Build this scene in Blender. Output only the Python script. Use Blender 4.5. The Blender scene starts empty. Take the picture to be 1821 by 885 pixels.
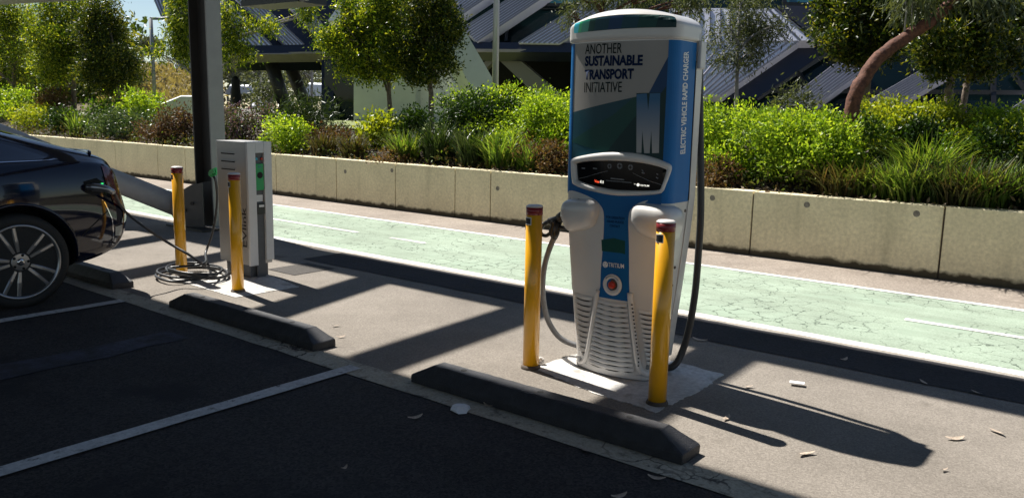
import bpy, bmesh, math, random
import numpy as np
from mathutils import Vector, Matrix
from mathutils.bvhtree import BVHTree

R = math.radians
SC = bpy.context.scene
COL = SC.collection
rnd = random.Random(7)
NR = np.random.default_rng(11)

# ------------------------------------------------------------------ camera
CAMH = 1.42
YAW, PITCH, ROLL, FPX = R(38.4889), R(9.4583), R(1.1432), 1454.44
IW, IH = 1821, 885
cF = Vector((-math.sin(YAW)*math.cos(PITCH), math.cos(YAW)*math.cos(PITCH), -math.sin(PITCH)))
_r = Vector((math.cos(YAW), math.sin(YAW), 0)); _u = _r.cross(cF)
cR = math.cos(ROLL)*_r + math.sin(ROLL)*_u
cU = -math.sin(ROLL)*_r + math.cos(ROLL)*_u
cam = bpy.data.cameras.new('camera'); camo = bpy.data.objects.new('camera', cam); COL.objects.link(camo)
cam.sensor_width = 36; cam.lens = FPX/IW*36; cam.clip_start = .05; cam.clip_end = 2000
camo.matrix_world = Matrix(((cR.x, cU.x, -cF.x, 0), (cR.y, cU.y, -cF.y, 0), (cR.z, cU.z, -cF.z, CAMH), (0, 0, 0, 1)))
SC.camera = camo

# ------------------------------------------------------------------ light
SUN = Vector((-.570, .075, .818)).normalized()           # towards the sun
elev = math.asin(SUN.z); azim = math.atan2(SUN.x, SUN.y)
w = bpy.data.worlds.new('World'); SC.world = w; w.use_nodes = True
nt = w.node_tree
sky = nt.nodes.new('ShaderNodeTexSky'); sky.sky_type = 'NISHITA'; sky.sun_disc = False
sky.sun_elevation = elev; sky.sun_rotation = azim; sky.altitude = 50; sky.air_density = 1.0; sky.dust_density = .15; sky.ozone_density = 1.0
nt.links.new(sky.outputs[0], nt.nodes['Background'].inputs[0]); nt.nodes['Background'].inputs[1].default_value = .052
sl = bpy.data.lights.new('sun', 'SUN'); sl.energy = 5.0; sl.angle = R(.55); sl.color = (1, .955, .88)
so = bpy.data.objects.new('sun', sl); COL.objects.link(so); so.rotation_euler = (-SUN).to_track_quat('-Z', 'Y').to_euler()
so.location = (-20, 4, 30)
vs = SC.view_settings; vs.view_transform = 'Standard'; vs.look = 'None'; vs.gamma = 1; vs.exposure = 0.9; vs.use_curve_mapping = False

# ------------------------------------------------------------------ pixel helpers (full photo pixels)
O = Vector((0, 0, CAMH))
def ray(x, y): return cF + (x-IW/2)/FPX*cR - (y-IH/2)/FPX*cU
def gnd(x, y, z=0.):
    d = ray(x, y); return O + d*((z-CAMH)/d.z)
def onY(x, y, Y):
    d = ray(x, y); return O + d*(Y/d.y)
def onX(x, y, X):
    d = ray(x, y); return O + d*(X/d.x)
def onP(x, y, p, n):
    d = ray(x, y); return O + d*((p-O).dot(n)/d.dot(n))

# ------------------------------------------------------------------ materials
def mat(name, col, rough=.6, metal=0., spec=.5, vary=0., vscale=6., bump=0., bscale=200., coat=0., emit=None, col2=None, detail=6.):
    m = bpy.data.materials.new(name); m.use_nodes = True
    n = m.node_tree.nodes; l = m.node_tree.links; b = n['Principled BSDF']
    b.inputs['Roughness'].default_value = rough; b.inputs['Metallic'].default_value = metal
    b.inputs['Specular IOR Level'].default_value = spec; b.inputs['Coat Weight'].default_value = coat
    b.inputs['Coat Roughness'].default_value = .03
    tc = n.new('ShaderNodeTexCoord')
    if vary or col2:
        t = n.new('ShaderNodeTexNoise'); t.inputs['Scale'].default_value = vscale; t.inputs['Detail'].default_value = detail
        t.inputs['Roughness'].default_value = .65
        l.new(tc.outputs['Object'], t.inputs['Vector'])
        r = n.new('ShaderNodeValToRGB')
        c2 = col2 or tuple(c*(1-vary) for c in col)
        c1 = col if col2 else tuple(min(1, c*(1+vary*.6)) for c in col)
        r.color_ramp.elements[0].position = .35; r.color_ramp.elements[1].position = .65
        r.color_ramp.elements[0].color = (*c2, 1); r.color_ramp.elements[1].color = (*c1, 1)
        l.new(t.outputs[0], r.inputs[0]); l.new(r.outputs[0], b.inputs['Base Color'])
    else: b.inputs['Base Color'].default_value = (*col, 1)
    if bump:
        t2 = n.new('ShaderNodeTexNoise'); t2.inputs['Scale'].default_value = bscale; t2.inputs['Detail'].default_value = 3
        l.new(tc.outputs['Object'], t2.inputs['Vector'])
        bm = n.new('ShaderNodeBump'); bm.inputs['Strength'].default_value = bump; bm.inputs['Distance'].default_value = .01
        l.new(t2.outputs[0], bm.inputs['Height']); l.new(bm.outputs[0], b.inputs['Normal'])
    if emit:
        b.inputs['Emission Color'].default_value = (*emit[0], 1); b.inputs['Emission Strength'].default_value = emit[1]
    return m

def paving(name, base, speck, sc=1., blot=None, cracks=None, bump=.5, blotscale=.9, worn=None, wornscale=9., wornpos=(.36, .44), bl=.75, sm=.55, streak=None):
    """asphalt / concrete: aggregate specks, broad blotches, optional crack network, optional worn-through patches"""
    m = bpy.data.materials.new(name); m.use_nodes = True
    n = m.node_tree.nodes; l = m.node_tree.links; b = n['Principled BSDF']
    b.inputs['Roughness'].default_value = .9; b.inputs['Specular IOR Level'].default_value = .25
    tc = n.new('ShaderNodeTexCoord'); V = tc.outputs['Object']
    def noise(s, d=4, ro=.6):
        t = n.new('ShaderNodeTexNoise'); t.inputs['Scale'].default_value = s; t.inputs['Detail'].default_value = d; t.inputs['Roughness'].default_value = ro
        l.new(V, t.inputs['Vector']); return t.outputs[0]
    def ramp(v, p0, c0, p1, c1):
        r = n.new('ShaderNodeValToRGB'); e = r.color_ramp.elements
        e[0].position = p0; e[1].position = p1; e[0].color = (*c0, 1); e[1].color = (*c1, 1); l.new(v, r.inputs[0]); return r.outputs[0]
    def mix(f, a, c, mode='MIX'):
        x = n.new('ShaderNodeMix'); x.data_type = 'RGBA'; x.blend_type = mode
        if isinstance(f, float): x.inputs[0].default_value = f
        else: l.new(f, x.inputs[0])
        for i, v in ((6, a), (7, c)):
            if isinstance(v, tuple): x.inputs[i].default_value = (*v, 1)
            else: l.new(v, x.inputs[i])
        return x.outputs[2]
    vo = n.new('ShaderNodeTexVoronoi'); vo.inputs['Scale'].default_value = 95*sc; l.new(V, vo.inputs['Vector'])
    c = ramp(vo.outputs['Color'], .15, speck[0], .85, speck[1])
    c = mix(sm, c, base)
    c = mix(bl, c, ramp(noise(blotscale, 7, .7), .3, (.62, .61, .60), .7, (1.2, 1.2, 1.2)), 'MULTIPLY')
    c = mix(.6, c, ramp(noise(42*sc, 3), .3, (.7, .7, .7), .7, (1.15, 1.15, 1.15)), 'MULTIPLY')
    if blot: c = mix(ramp(noise(blot[1], 5), blot[2], (0, 0, 0), blot[2]+.08, (1, 1, 1)), c, blot[0])
    if worn: c = mix(ramp(noise(wornscale, 8, .75), wornpos[0], (1, 1, 1), wornpos[1], (0, 0, 0)), c, worn)
    if streak:
        mp = n.new('ShaderNodeMapping'); mp.inputs['Scale'].default_value = (.10, 2.6, 1); l.new(V, mp.inputs[0])
        ts = n.new('ShaderNodeTexNoise'); ts.inputs['Scale'].default_value = 1.4; ts.inputs['Detail'].default_value = 8; ts.inputs['Roughness'].default_value = .7; l.new(mp.outputs[0], ts.inputs['Vector'])
        c = mix(streak, c, ramp(ts.outputs[0], .36, (.62, .60, .56), .60, (1.08, 1.08, 1.08)), 'MULTIPLY')
    h = noise(130*sc, 2)
    if cracks:
        col, s, wd, thr = cracks
        nz = n.new('ShaderNodeTexNoise'); nz.inputs['Scale'].default_value = s*1.6; nz.inputs['Detail'].default_value = 5; l.new(V, nz.inputs['Vector'])
        va = n.new('ShaderNodeVectorMath'); va.operation = 'SCALE'; va.inputs['Scale'].default_value = .42/s*2; l.new(nz.outputs['Color'], va.inputs[0])
        ad = n.new('ShaderNodeVectorMath'); ad.operation = 'ADD'; l.new(V, ad.inputs[0]); l.new(va.outputs[0], ad.inputs[1])
        ve = n.new('ShaderNodeTexVoronoi'); ve.feature = 'DISTANCE_TO_EDGE'; ve.inputs['Scale'].default_value = s; l.new(ad.outputs[0], ve.inputs['Vector'])
        f = ramp(ve.outputs['Distance'], wd*.45, (1, 1, 1), wd, (0, 0, 0))
        gate = ramp(noise(1.1, 3), thr, (0, 0, 0), thr+.12, (1, 1, 1))
        f = mix(1., f, gate, 'MULTIPLY')
        c = mix(f, c, col)
    l.new(c, b.inputs['Base Color'])
    bp = n.new('ShaderNodeBump'); bp.inputs['Strength'].default_value = bump; bp.inputs['Distance'].default_value = .006
    l.new(h, bp.inputs['Height']); l.new(bp.outputs[0], b.inputs['Normal'])
    return m

def leafmat(name, cols, trans=.35, rough=.42):
    m = bpy.data.materials.new(name); m.use_nodes = True
    n = m.node_tree.nodes; l = m.node_tree.links; b = n['Principled BSDF']; out = n['Material Output']
    g = n.new('ShaderNodeNewGeometry'); r = n.new('ShaderNodeValToRGB'); e = r.color_ramp.elements
    e[0].color = (*cols[0], 1); e[1].color = (*cols[-1], 1); e[0].position = 0; e[1].position = 1
    for i, c in enumerate(cols[1:-1]):
        x = e.new((i+1)/(len(cols)-1)); x.color = (*c, 1)
    l.new(g.outputs['Random Per Island'], r.inputs[0]); l.new(r.outputs[0], b.inputs['Base Color'])
    b.inputs['Roughness'].default_value = rough; b.inputs['Specular IOR Level'].default_value = .28
    t = n.new('ShaderNodeBsdfTranslucent')
    mx = n.new('ShaderNodeMix'); mx.data_type = 'RGBA'; mx.blend_type = 'MULTIPLY'; mx.inputs[0].default_value = 1
    mx.inputs[7].default_value = (1.6, 1.5, .55, 1); l.new(r.outputs[0], mx.inputs[6]); l.new(mx.outputs[2], t.inputs['Color'])
    ms = n.new('ShaderNodeMixShader'); ms.inputs[0].default_value = trans
    l.new(b.outputs[0], ms.inputs[1]); l.new(t.outputs[0], ms.inputs[2]); l.new(ms.outputs[0], out.inputs['Surface'])
    return m

M = dict(
    asphalt=paving('parking asphalt', (.040, .037, .038), ((.018, .017, .018), (.098, .086, .080)), 1.15, sm=.40, streak=.25, blot=((.027, .025, .026), 1.1, .55), cracks=((.02, .02, .02), .5, .004, .55)),
    apron=paving('weathered chip seal', (.25, .222, .19), ((.15, .132, .114), (.35, .315, .275)), 1.7, blot=((.15, .132, .112), 2.2, .62), bump=.7, cracks=((.09, .08, .07), .9, .006, .60)),
    newstrip=paving('fresh black asphalt', (.040, .039, .044), ((.022, .022, .025), (.075, .072, .075)), 1.1),
    patch=paving('dark repair patch', (.085, .078, .072), ((.05, .045, .042), (.12, .11, .10)), 1.1),
    lane=paving('green lane coating', (.335, .410, .325), ((.26, .335, .255), (.40, .48, .39)), 1.5, blot=((.295, .37, .29), 1.3, .54), cracks=((.085, .11, .085), 6.2, .026, .42), bump=.35, streak=.40),
    path=paving('brown gritty path', (.30, .255, .215), ((.18, .15, .125), (.42, .37, .32)), .9, blot=((.22, .185, .155), 1.6, .58)),
    line=paving('white line paint', (.78, .77, .74), ((.72, .71, .68), (.84, .83, .80)), 1., worn=(.36, .36, .33), wornscale=14, wornpos=(.30, .38), bump=.25),
    oldline=paving('old white bay paint', (.60, .59, .58), ((.52, .51, .50), (.68, .67, .66)), 1., worn=(.11, .105, .10), wornscale=20, wornpos=(.33, .44), bump=.3),
    strip=paving('concrete edge strip', (.46, .42, .33), ((.34, .31, .245), (.56, .515, .42)), 1.2, cracks=((.06, .055, .05), 5., .03, .5), worn=(.13, .12, .10), wornscale=12, wornpos=(.34, .46)),
    ghost=paving('faded blue paint', (.075, .078, .105), ((.05, .05, .065), (.095, .1, .14)), 1., worn=(.042, .040, .043), wornscale=5, wornpos=(.40, .56)),
    edgestone=paving('lane edge concrete', (.36, .33, .29), ((.25, .23, .2), (.48, .44, .39)), 1.1),
    pad=paving('pale concrete pad', (.58, .565, .54), ((.48, .465, .44), (.68, .665, .64)), .8, blot=((.36, .34, .31), 5, .55), bump=.3),
    grey=mat('ground sheet', (.16, .15, .13), .95, vary=.3),
    stop=mat('recycled black rubber', (.022, .022, .026), .55, vary=.4, vscale=14, bump=.5, bscale=160),
    white=mat('white glossy plastic', (.62, .60, .575), .32, vary=.04, vscale=3, coat=.25),
    slot=mat('slot black', (.006, .006, .006), .8),
    blueshaded=mat('blue vinyl darkened by display shade', (.005, .10, .285), .42, coat=.04, spec=.22),  # blue vinyl with the display's shade put into its colour
    blue=mat('blue vinyl', (.005, .135, .39), .42, coat=.04, spec=.22, vary=.05),
    navy=mat('navy blue vinyl', (.006, .045, .13), .42, coat=.04, spec=.22, vary=.05),
    teal=mat('deep teal vinyl', (.006, .058, .085), .42, coat=.04, spec=.22),
    teal2=mat('dark green vinyl', (.006, .060, .052), .42, coat=.04, spec=.22),
    teal3=mat('blackish green vinyl', (.004, .032, .034), .42, coat=.04, spec=.22),
    cyan=mat('cyan vinyl', (.02, .38, .48), .3), green1=mat('leaf green vinyl', (.02, .30, .12), .3), green2=mat('sea green vinyl', (.01, .20, .14), .3),
    panelgrey=mat('satin grey panel', (.33, .31, .29), .4, vary=.05, vscale=2, spec=.3, coat=.05),
    letterdark=mat('near black green lettering', (.008, .018, .018), .75, spec=.1),
    letternavy=mat('navy lettering', (.006, .018, .06), .75, spec=.1),
    letterwhite=mat('white lettering', (.72, .72, .70), .4),
    letterblack=mat('black lettering', (.015, .015, .017), .5),
    silver=mat('pale metallic letter', (.25, .28, .345), .45),
    black=mat('black plastic', (.010, .010, .011), .35, vary=.2, vscale=20),
    screen=mat('black glass screen', (.003, .003, .004), .12, spec=.25),
    icon=mat('grey screen icon', (.16, .16, .17), .4),
    glowred=mat('lit red lettering', (.5, .05, .02), .5, emit=((1, .09, .03), .9)), glowwhite=mat('lit white lettering', (.7, .7, .65), .5, emit=((1, .97, .85), .6)),
    ledgreen=mat('lit green led', (.05, .8, .2), .4, emit=((.05, 1, .25), .5)),
    redbutton=mat('red push button', (.45, .03, .012), .3), orange=mat('orange lens', (.6, .2, .02), .2, coat=.5),
    cable=mat('grey black cable rubber', (.022, .023, .026), .38, vary=.2, vscale=30),
    cablegrey=mat('grey cable rubber', (.13, .13, .135), .42, vary=.2, vscale=30),
    yellow=mat('yellow bollard enamel', (.80, .385, .010), .30, vary=.06, vscale=9, coat=.35),
    red=mat('red bollard band', (.20, .010, .014), .35, coat=.2), cap=mat('bollard cap', (.62, .58, .56), .35),
    collar=mat('rusty bollard collar', (.10, .075, .055), .8, vary=.5, vscale=40),
    steelgrey=mat('grey painted steel', (.27, .27, .265), .5, vary=.1, vscale=3), steelmid=mat('mid grey painted steel', (.11, .105, .10), .5, vary=.12), steeldark=mat('charcoal steel and column shade', (.040, .036, .033), .5, vary=.12, vscale=3),
    pipe=mat('galvanised grey pipe', (.36, .36, .38), .42, metal=0., vary=.12, vscale=4),
    bolt=mat('bolt steel', (.05, .05, .05), .45, metal=.6),
    casing=mat('brushed aluminium casing', (.42, .41, .40), .38, metal=.55, vary=.05, vscale=4),
    casinglight=mat('light grey casing edge', (.58, .58, .58), .35, vary=.04), pedestal=mat('dark grey pedestal', (.085, .088, .095), .5, vary=.1),
    socketgreen=mat('green socket panel', (.012, .30, .085), .4), paper=mat('white label', (.68, .68, .66), .6),
    carpaint=mat('black car paint', (.002, .0035, .016), .10, coat=.7, spec=.3), carwhite=mat('white car paint', (.75, .75, .77), .2, coat=1.),
    carglass=mat('dark car glass', (.004, .007, .022), .03, spec=.8, coat=.5), rubber=mat('tyre rubber', (.014, .014, .014), .75, bump=.2, bscale=90),
    rim=mat('grey alloy', (.34, .34, .35), .3, metal=.85), dark=mat('underbody black', (.005, .005, .005), .9), chrome=mat('chrome strip', (.6, .6, .62), .12, metal=1.),
    tail=mat('smoked red lamp', (.09, .012, .010), .12, coat=1.), disc=mat('brake disc steel', (.18, .18, .18), .4, metal=.8),
    lens=mat('clear lamp lens', (.35, .36, .33), .1, coat=1.),
    plug=mat('grey mortar plug', (.22, .20, .17), .9, vary=.4, vscale=30),
    soil=mat('bark mulch soil', (.060, .042, .030), .95, col2=(.028, .019, .014), vscale=18, bump=1., bscale=45),
    lawn=mat('short lawn', (.19, .215, .065), .9, col2=(.13, .165, .045), vscale=5),
    bark=mat('grey brown bark', (.20, .155, .12), .9, vary=.5, vscale=14, bump=.8, bscale=30), barkred=mat('red brown stringy bark', (.17, .066, .036), .85, col2=(.055, .020, .013), vscale=26, bump=1., bscale=26),
    barkpale=mat('pale gum bark', (.30, .28, .27), .8, vary=.35, vscale=9), twig=mat('brown twig', (.09, .06, .04), .9),
    clad=mat('lilac grey metal cladding', (.66, .66, .76), .42, metal=.15, vary=.06, vscale=1.5), cladrib=mat('cladding seam', (.20, .20, .25), .4, metal=.3),
    bglass=mat('dark teal facade glass', (.004, .012, .014), .06, spec=.32), mull=mat('black window bar', (.008, .009, .012), .4),
    bluepane=mat('blue green facade glass', (.03, .12, .16), .06, spec=.8),
    navyband=mat('navy fascia', (.010, .013, .026), .35, vary=.1), soffit=mat('taupe soffit', (.26, .235, .215), .6, vary=.08), voidm=mat('dark undercroft', (.006, .006, .006), .95),
    render=mat('pale green grey render', (.47, .50, .45), .75, vary=.06, vscale=2), renderw=mat('off white render', (.72, .72, .70), .7, vary=.05), olive=mat('olive grey boarding', (.16, .155, .12), .6),
    charcol=mat('charcoal column', (.02, .02, .022), .45), galv=mat('galvanised lamp post', (.52, .54, .60), .4, metal=.4),
    roofmat=mat('canopy underside steel', (.10, .095, .09), .6, vary=.1), trim=mat('pale canopy trim', (.24, .235, .22), .5),
    statue=mat('black fabric', (.006, .006, .007), .8), deadleaf=mat('dry fallen leaf', (.50, .40, .31), .8, vary=.5, vscale=30), paperlit=mat('crumpled white paper', (.7, .7, .72), .8),
    stone=mat('small pale stone', (.55, .52, .48), .8),
    farwhite=mat('white canopy fabric', (.70, .72, .76), .6), fargrey=mat('pale grey shed', (.34, .35, .40), .6), hill=mat('dry hill earth', (.20, .155, .095), .95, vary=.4, vscale=.4),
    poleg=mat('grey pole', (.25, .26, .27), .5, metal=.3),
)

def gradheight(name, z0, z1, c0, c1):
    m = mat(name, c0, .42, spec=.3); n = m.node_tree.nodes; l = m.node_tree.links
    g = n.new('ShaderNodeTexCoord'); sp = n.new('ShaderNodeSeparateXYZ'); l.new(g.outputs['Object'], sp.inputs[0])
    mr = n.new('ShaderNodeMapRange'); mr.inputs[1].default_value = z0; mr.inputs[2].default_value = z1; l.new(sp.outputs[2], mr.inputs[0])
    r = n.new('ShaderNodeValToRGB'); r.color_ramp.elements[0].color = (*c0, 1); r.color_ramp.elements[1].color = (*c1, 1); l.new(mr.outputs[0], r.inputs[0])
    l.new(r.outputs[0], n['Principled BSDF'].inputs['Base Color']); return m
M['emblem'] = gradheight('silver to blue letter graded by height', 1.24, 1.50, (.40, .385, .37), (.035, .13, .26))  # emblem colour runs from silver at the bottom to blue at the top
def wallmat():
    m = paving('precast concrete wall', (.77, .685, .47), ((.72, .635, .43), (.82, .73, .515)), .7, bump=.2, blotscale=1.6, bl=.40)
    n = m.node_tree.nodes; l = m.node_tree.links; b = n['Principled BSDF']
    src = b.inputs['Base Color'].links[0].from_socket
    tc = n.new('ShaderNodeTexCoord'); sep = n.new('ShaderNodeSeparateXYZ'); l.new(tc.outputs['Object'], sep.inputs[0])
    mp = n.new('ShaderNodeMapping'); mp.inputs['Scale'].default_value = (3.2, 3.2, .35); l.new(tc.outputs['Object'], mp.inputs[0])
    nz = n.new('ShaderNodeTexNoise'); nz.inputs['Scale'].default_value = 1.5; nz.inputs['Detail'].default_value = 6; l.new(mp.outputs[0], nz.inputs['Vector'])
    n2 = n.new('ShaderNodeTexNoise'); n2.inputs['Scale'].default_value = 9; n2.inputs['Detail'].default_value = 7; l.new(tc.outputs['Object'], n2.inputs['Vector'])
    def math_(op, a, c):
        x = n.new('ShaderNodeMath'); x.operation = op
        for i, v in enumerate((a, c)):
            if isinstance(v, float): x.inputs[i].default_value = v
            else: l.new(v, x.inputs[i])
        return x.outputs[0]
    # damp dirt rising from the foot: ragged line near z = .05 .. .12
    hh = math_('SUBTRACT', sep.outputs[2], math_('MULTIPLY', n2.outputs[0], .10))
    r1 = n.new('ShaderNodeValToRGB'); r1.color_ramp.elements[0].position = 0; r1.color_ramp.elements[1].position = .035
    r1.color_ramp.elements[0].color = (1, 1, 1, 1); r1.color_ramp.elements[1].color = (0, 0, 0, 1); l.new(hh, r1.inputs[0])
    x1 = n.new('ShaderNodeMix'); x1.data_type = 'RGBA'; x1.inputs[7].default_value = (.085, .070, .045, 1); l.new(r1.outputs[0], x1.inputs[0]); l.new(src, x1.inputs[6])
    # vertical run stains
    r2 = n.new('ShaderNodeValToRGB'); r2.color_ramp.elements[0].position = .56; r2.color_ramp.elements[1].position = .74
    r2.color_ramp.elements[0].color = (0, 0, 0, 1); r2.color_ramp.elements[1].color = (.34, .34, .34, 1); l.new(nz.outputs[0], r2.inputs[0])
    x2 = n.new('ShaderNodeMix'); x2.data_type = 'RGBA'; x2.inputs[7].default_value = (.20, .19, .115, 1); l.new(r2.outputs[0], x2.inputs[0]); l.new(x1.outputs[2], x2.inputs[6])
    l.new(x2.outputs[2], b.inputs['Base Color'])
    return m
M['wall'] = wallmat()

L = dict(
    lime=leafmat('lime green leaves', [(.05, .115, .008), (.17, .28, .02), (.29, .41, .035), (.40, .50, .07)], .46),
    green=leafmat('mid green leaves', [(.02, .055, .006), (.07, .135, .014), (.16, .25, .03)], .40),
    dark=leafmat('dark glossy leaves', [(.009, .026, .004), (.022, .055, .008), (.06, .11, .014)], .28, .42),
    tree=leafmat('tree leaves', [(.012, .034, .004), (.045, .095, .008), (.20, .27, .018), (.46, .48, .05)], .45, .36),  # tone range widened to imitate sunlit highlights and deep shade among leaves
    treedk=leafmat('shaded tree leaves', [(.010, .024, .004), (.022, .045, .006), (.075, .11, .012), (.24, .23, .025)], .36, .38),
    gum=leafmat('grey green gum leaves', [(.035, .05, .022), (.075, .095, .045), (.14, .16, .09)], .3, .5),
    yellow=leafmat('yellow green leaves', [(.10, .16, .012), (.25, .31, .024), (.42, .44, .045)], .44),
    brown=leafmat('dry brown leaves', [(.05, .028, .014), (.12, .065, .03), (.20, .12, .055), (.07, .08, .02)], .25, .7),
    redbrown=leafmat('red brown leaves', [(.05, .022, .018), (.10, .05, .035), (.15, .09, .055), (.08, .085, .03)], .25, .6),
    pale=leafmat('pale edged leaves', [(.02, .05, .012), (.05, .09, .03), (.14, .19, .09), (.05, .10, .03)], .25, .35),
    purple=leafmat('purple flowered foliage', [(.022, .04, .012), (.06, .09, .02), (.16, .085, .18), (.05, .06, .02), (.20, .12, .22)], .28, .5),
    grass=leafmat('grass blades', [(.025, .055, .008), (.08, .15, .02), (.21, .31, .055), (.13, .13, .045)], .38, .45),
    strap=leafmat('dark strap leaves', [(.012, .03, .008), (.03, .055, .014), (.08, .11, .045)], .22, .35),
    drygrass=leafmat('bronze grass blades', [(.03, .03, .012), (.07, .055, .025), (.07, .09, .02), (.14, .085, .04)], .25, .6),
    drybrush=leafmat('dry yellow brush', [(.20, .155, .09), (.30, .245, .14), (.36, .30, .15), (.15, .14, .08)], .25, .8),
    far=leafmat('far grey green leaves', [(.06, .07, .05), (.11, .125, .08), (.18, .20, .13)], .2, .7),
    redtip=leafmat('pink red new leaves', [(.25, .09, .06), (.35, .16, .11)], .35, .5),
    cover=leafmat('mixed ground cover leaves', [(.03, .05, .01), (.07, .10, .02), (.12, .09, .035), (.05, .035, .02), (.12, .18, .03)], .3, .6),
    litter=leafmat('bark and leaf litter', [(.05, .034, .022), (.11, .075, .05), (.20, .15, .10), (.34, .30, .25)], .05, .9),
)

# ------------------------------------------------------------------ object helpers
def obj(name, me, m=None, parent=None, smooth=False):
    if isinstance(me, bmesh.types.BMesh):
        bm = me; me = bpy.data.meshes.new(name); bm.to_mesh(me); bm.free()
    me.name = name
    if m is not None:
        for x in (m if isinstance(m, (list, tuple)) else [m]): me.materials.append(x)
    if smooth:
        me.polygons.foreach_set('use_smooth', [True]*len(me.polygons))
    o = bpy.data.objects.new(name, me); COL.objects.link(o)
    if parent: o.parent = parent
    return o
def tag(o, label=None, cat=None, group=None, kind=None):
    if label: o['label'] = label
    if cat: o['category'] = cat
    if group: o['group'] = group
    if kind: o['kind'] = kind
    return o
def thing(name, label, cat, loc=(0, 0, 0), group=None, rz=0):
    o = bpy.data.objects.new(name, None); o.empty_display_size = .2; COL.objects.link(o); o.location = loc; o.rotation_euler.z = rz
    return tag(o, label, cat, group)
def kids(o): return [c for c in COL.objects if c.parent == o]
def copy_tree(o, parent=None):
    c = o.copy(); COL.objects.link(c); c.parent = parent
    for k in kids(o): copy_tree(k, c)
    return c
def smooth_by_angle(o, ang=40):
    me = o.data; me.polygons.foreach_set('use_smooth', [True]*len(me.polygons))
    bm = bmesh.new(); bm.from_mesh(me)
    for e in bm.edges:
        if len(e.link_faces) == 2 and e.calc_face_angle(0) > R(ang): e.smooth = False
    bm.to_mesh(me); bm.free(); return o

def bx(bm, x0, x1, y0, y1, z0, z1, bev=0., mi=0):
    vs = [bm.verts.new(p) for p in ((x0,y0,z0),(x1,y0,z0),(x1,y1,z0),(x0,y1,z0),(x0,y0,z1),(x1,y0,z1),(x1,y1,z1),(x0,y1,z1))]
    fs = [bm.faces.new([vs[i] for i in f]) for f in ((3,2,1,0),(4,5,6,7),(0,1,5,4),(1,2,6,5),(2,3,7,6),(3,0,4,7))]
    for f in fs: f.material_index = mi
    if bev:
        es = list({e for f in fs for e in f.edges})
        bmesh.ops.bevel(bm, geom=es, offset=bev, segments=2, profile=.7, affect='EDGES')
    return bm
def box(name, x0, x1, y0, y1, z0, z1, m, parent=None, bev=0.):
    return obj(name, bx(bmesh.new(), x0, x1, y0, y1, z0, z1, bev), m, parent)
def beam(name, a, b, wd, dp, m, parent=None, bm=None):
    """box section bar from a to b"""
    own = bm is None; bm = bm or bmesh.new()
    a, b = Vector(a), Vector(b); t = (b-a).normalized()
    s = t.cross(Vector((0, 0, 1)))
    s = Vector((1, 0, 0)) if s.length < 1e-3 else s.normalized()
    u = s.cross(t)
    vs = []
    for p in (a, b):
        for i, j in ((-1,-1),(1,-1),(1,1),(-1,1)): vs.append(bm.verts.new(p + s*(i*wd/2) + u*(j*dp/2)))
    for f in ((3,2,1,0),(4,5,6,7),(0,1,5,4),(1,2,6,5),(2,3,7,6),(3,0,4,7)): bm.faces.new([vs[i] for i in f])
    return obj(name, bm, m, parent) if own else bm
def tube(bm, pts, rad, n=10, cap=True):
    pts = [Vector(p) for p in pts]; N = len(pts)
    if not hasattr(rad, '__len__'): rad = [rad]*N
    rings = []; up = None
    for i, p in enumerate(pts):
        t = (pts[min(i+1, N-1)] - pts[max(i-1, 0)]).normalized()
        if up is None:
            up = t.orthogonal().normalized()
        else:
            up = (up - t*up.dot(t)); up = up.normalized() if up.length > 1e-6 else t.orthogonal().normalized()
        s = t.cross(up)
        rings.append([bm.verts.new(p + (up*math.cos(k*2*math.pi/n) + s*math.sin(k*2*math.pi/n))*rad[i]) for k in range(n)])
    for a, b in zip(rings, rings[1:]):
        for k in range(n):
            f = bm.faces.new((a[k], a[(k+1) % n], b[(k+1) % n], b[k])); f.smooth = True
    if cap:
        bm.faces.new(list(reversed(rings[0]))); bm.faces.new(rings[-1])
    return bm
def spline(P, per=8):
    P = [Vector(p) for p in P]; Q = [P[0]*2-P[1]] + P + [P[-1]*2-P[-2]]; out = []
    for i in range(1, len(Q)-2):
        a, b, c, d = Q[i-1:i+3]
        for k in range(per):
            t = k/per
            out.append(.5*((2*b) + (c-a)*t + (2*a-5*b+4*c-d)*t*t + (3*b-a-3*c+d)*t**3))
    out.append(P[-1]); return out
def lathe(bm, prof, n=24, axis='Z', org=(0, 0, 0)):
    org = Vector(org); rings = []
    for r_, h in prof:
        ring = []
        for k in range(n):
            a = 2*math.pi*k/n; c, s = math.cos(a)*r_, math.sin(a)*r_
            p = {'Z': (c, s, h), 'X': (h, c, s), 'Y': (s, h, c)}[axis]
            ring.append(bm.verts.new(org + Vector(p)))
        rings.append(ring)
    for a, b in zip(rings, rings[1:]):
        for k in range(n):
            f = bm.faces.new((a[k], a[(k+1) % n], b[(k+1) % n], b[k])); f.smooth = True
    bm.faces.new(list(reversed(rings[0]))); bm.faces.new(rings[-1])
    return bm
def sheet(name, x0, x1, y0, y1, z, m, jag=0., kind='structure', seg=.25):
    """flat paving sheet; jag = ragged edges"""
    bm = bmesh.new()
    def edge(a, b):
        n = max(1, int((Vector(b)-Vector(a)).length/seg)) if jag else 1
        return [(a[0]+(b[0]-a[0])*i/n + (rnd.uniform(-jag, jag) if i else 0), a[1]+(b[1]-a[1])*i/n + (rnd.uniform(-jag, jag) if i else 0)) for i in range(n)]
    pts = edge((x0,y0),(x1,y0)) + edge((x1,y0),(x1,y1)) + edge((x1,y1),(x0,y1)) + edge((x0,y1),(x0,y0))
    bm.faces.new([bm.verts.new((x, y, z)) for x, y in pts])
    o = obj(name, bm, m); return tag(o, kind=kind)
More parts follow.
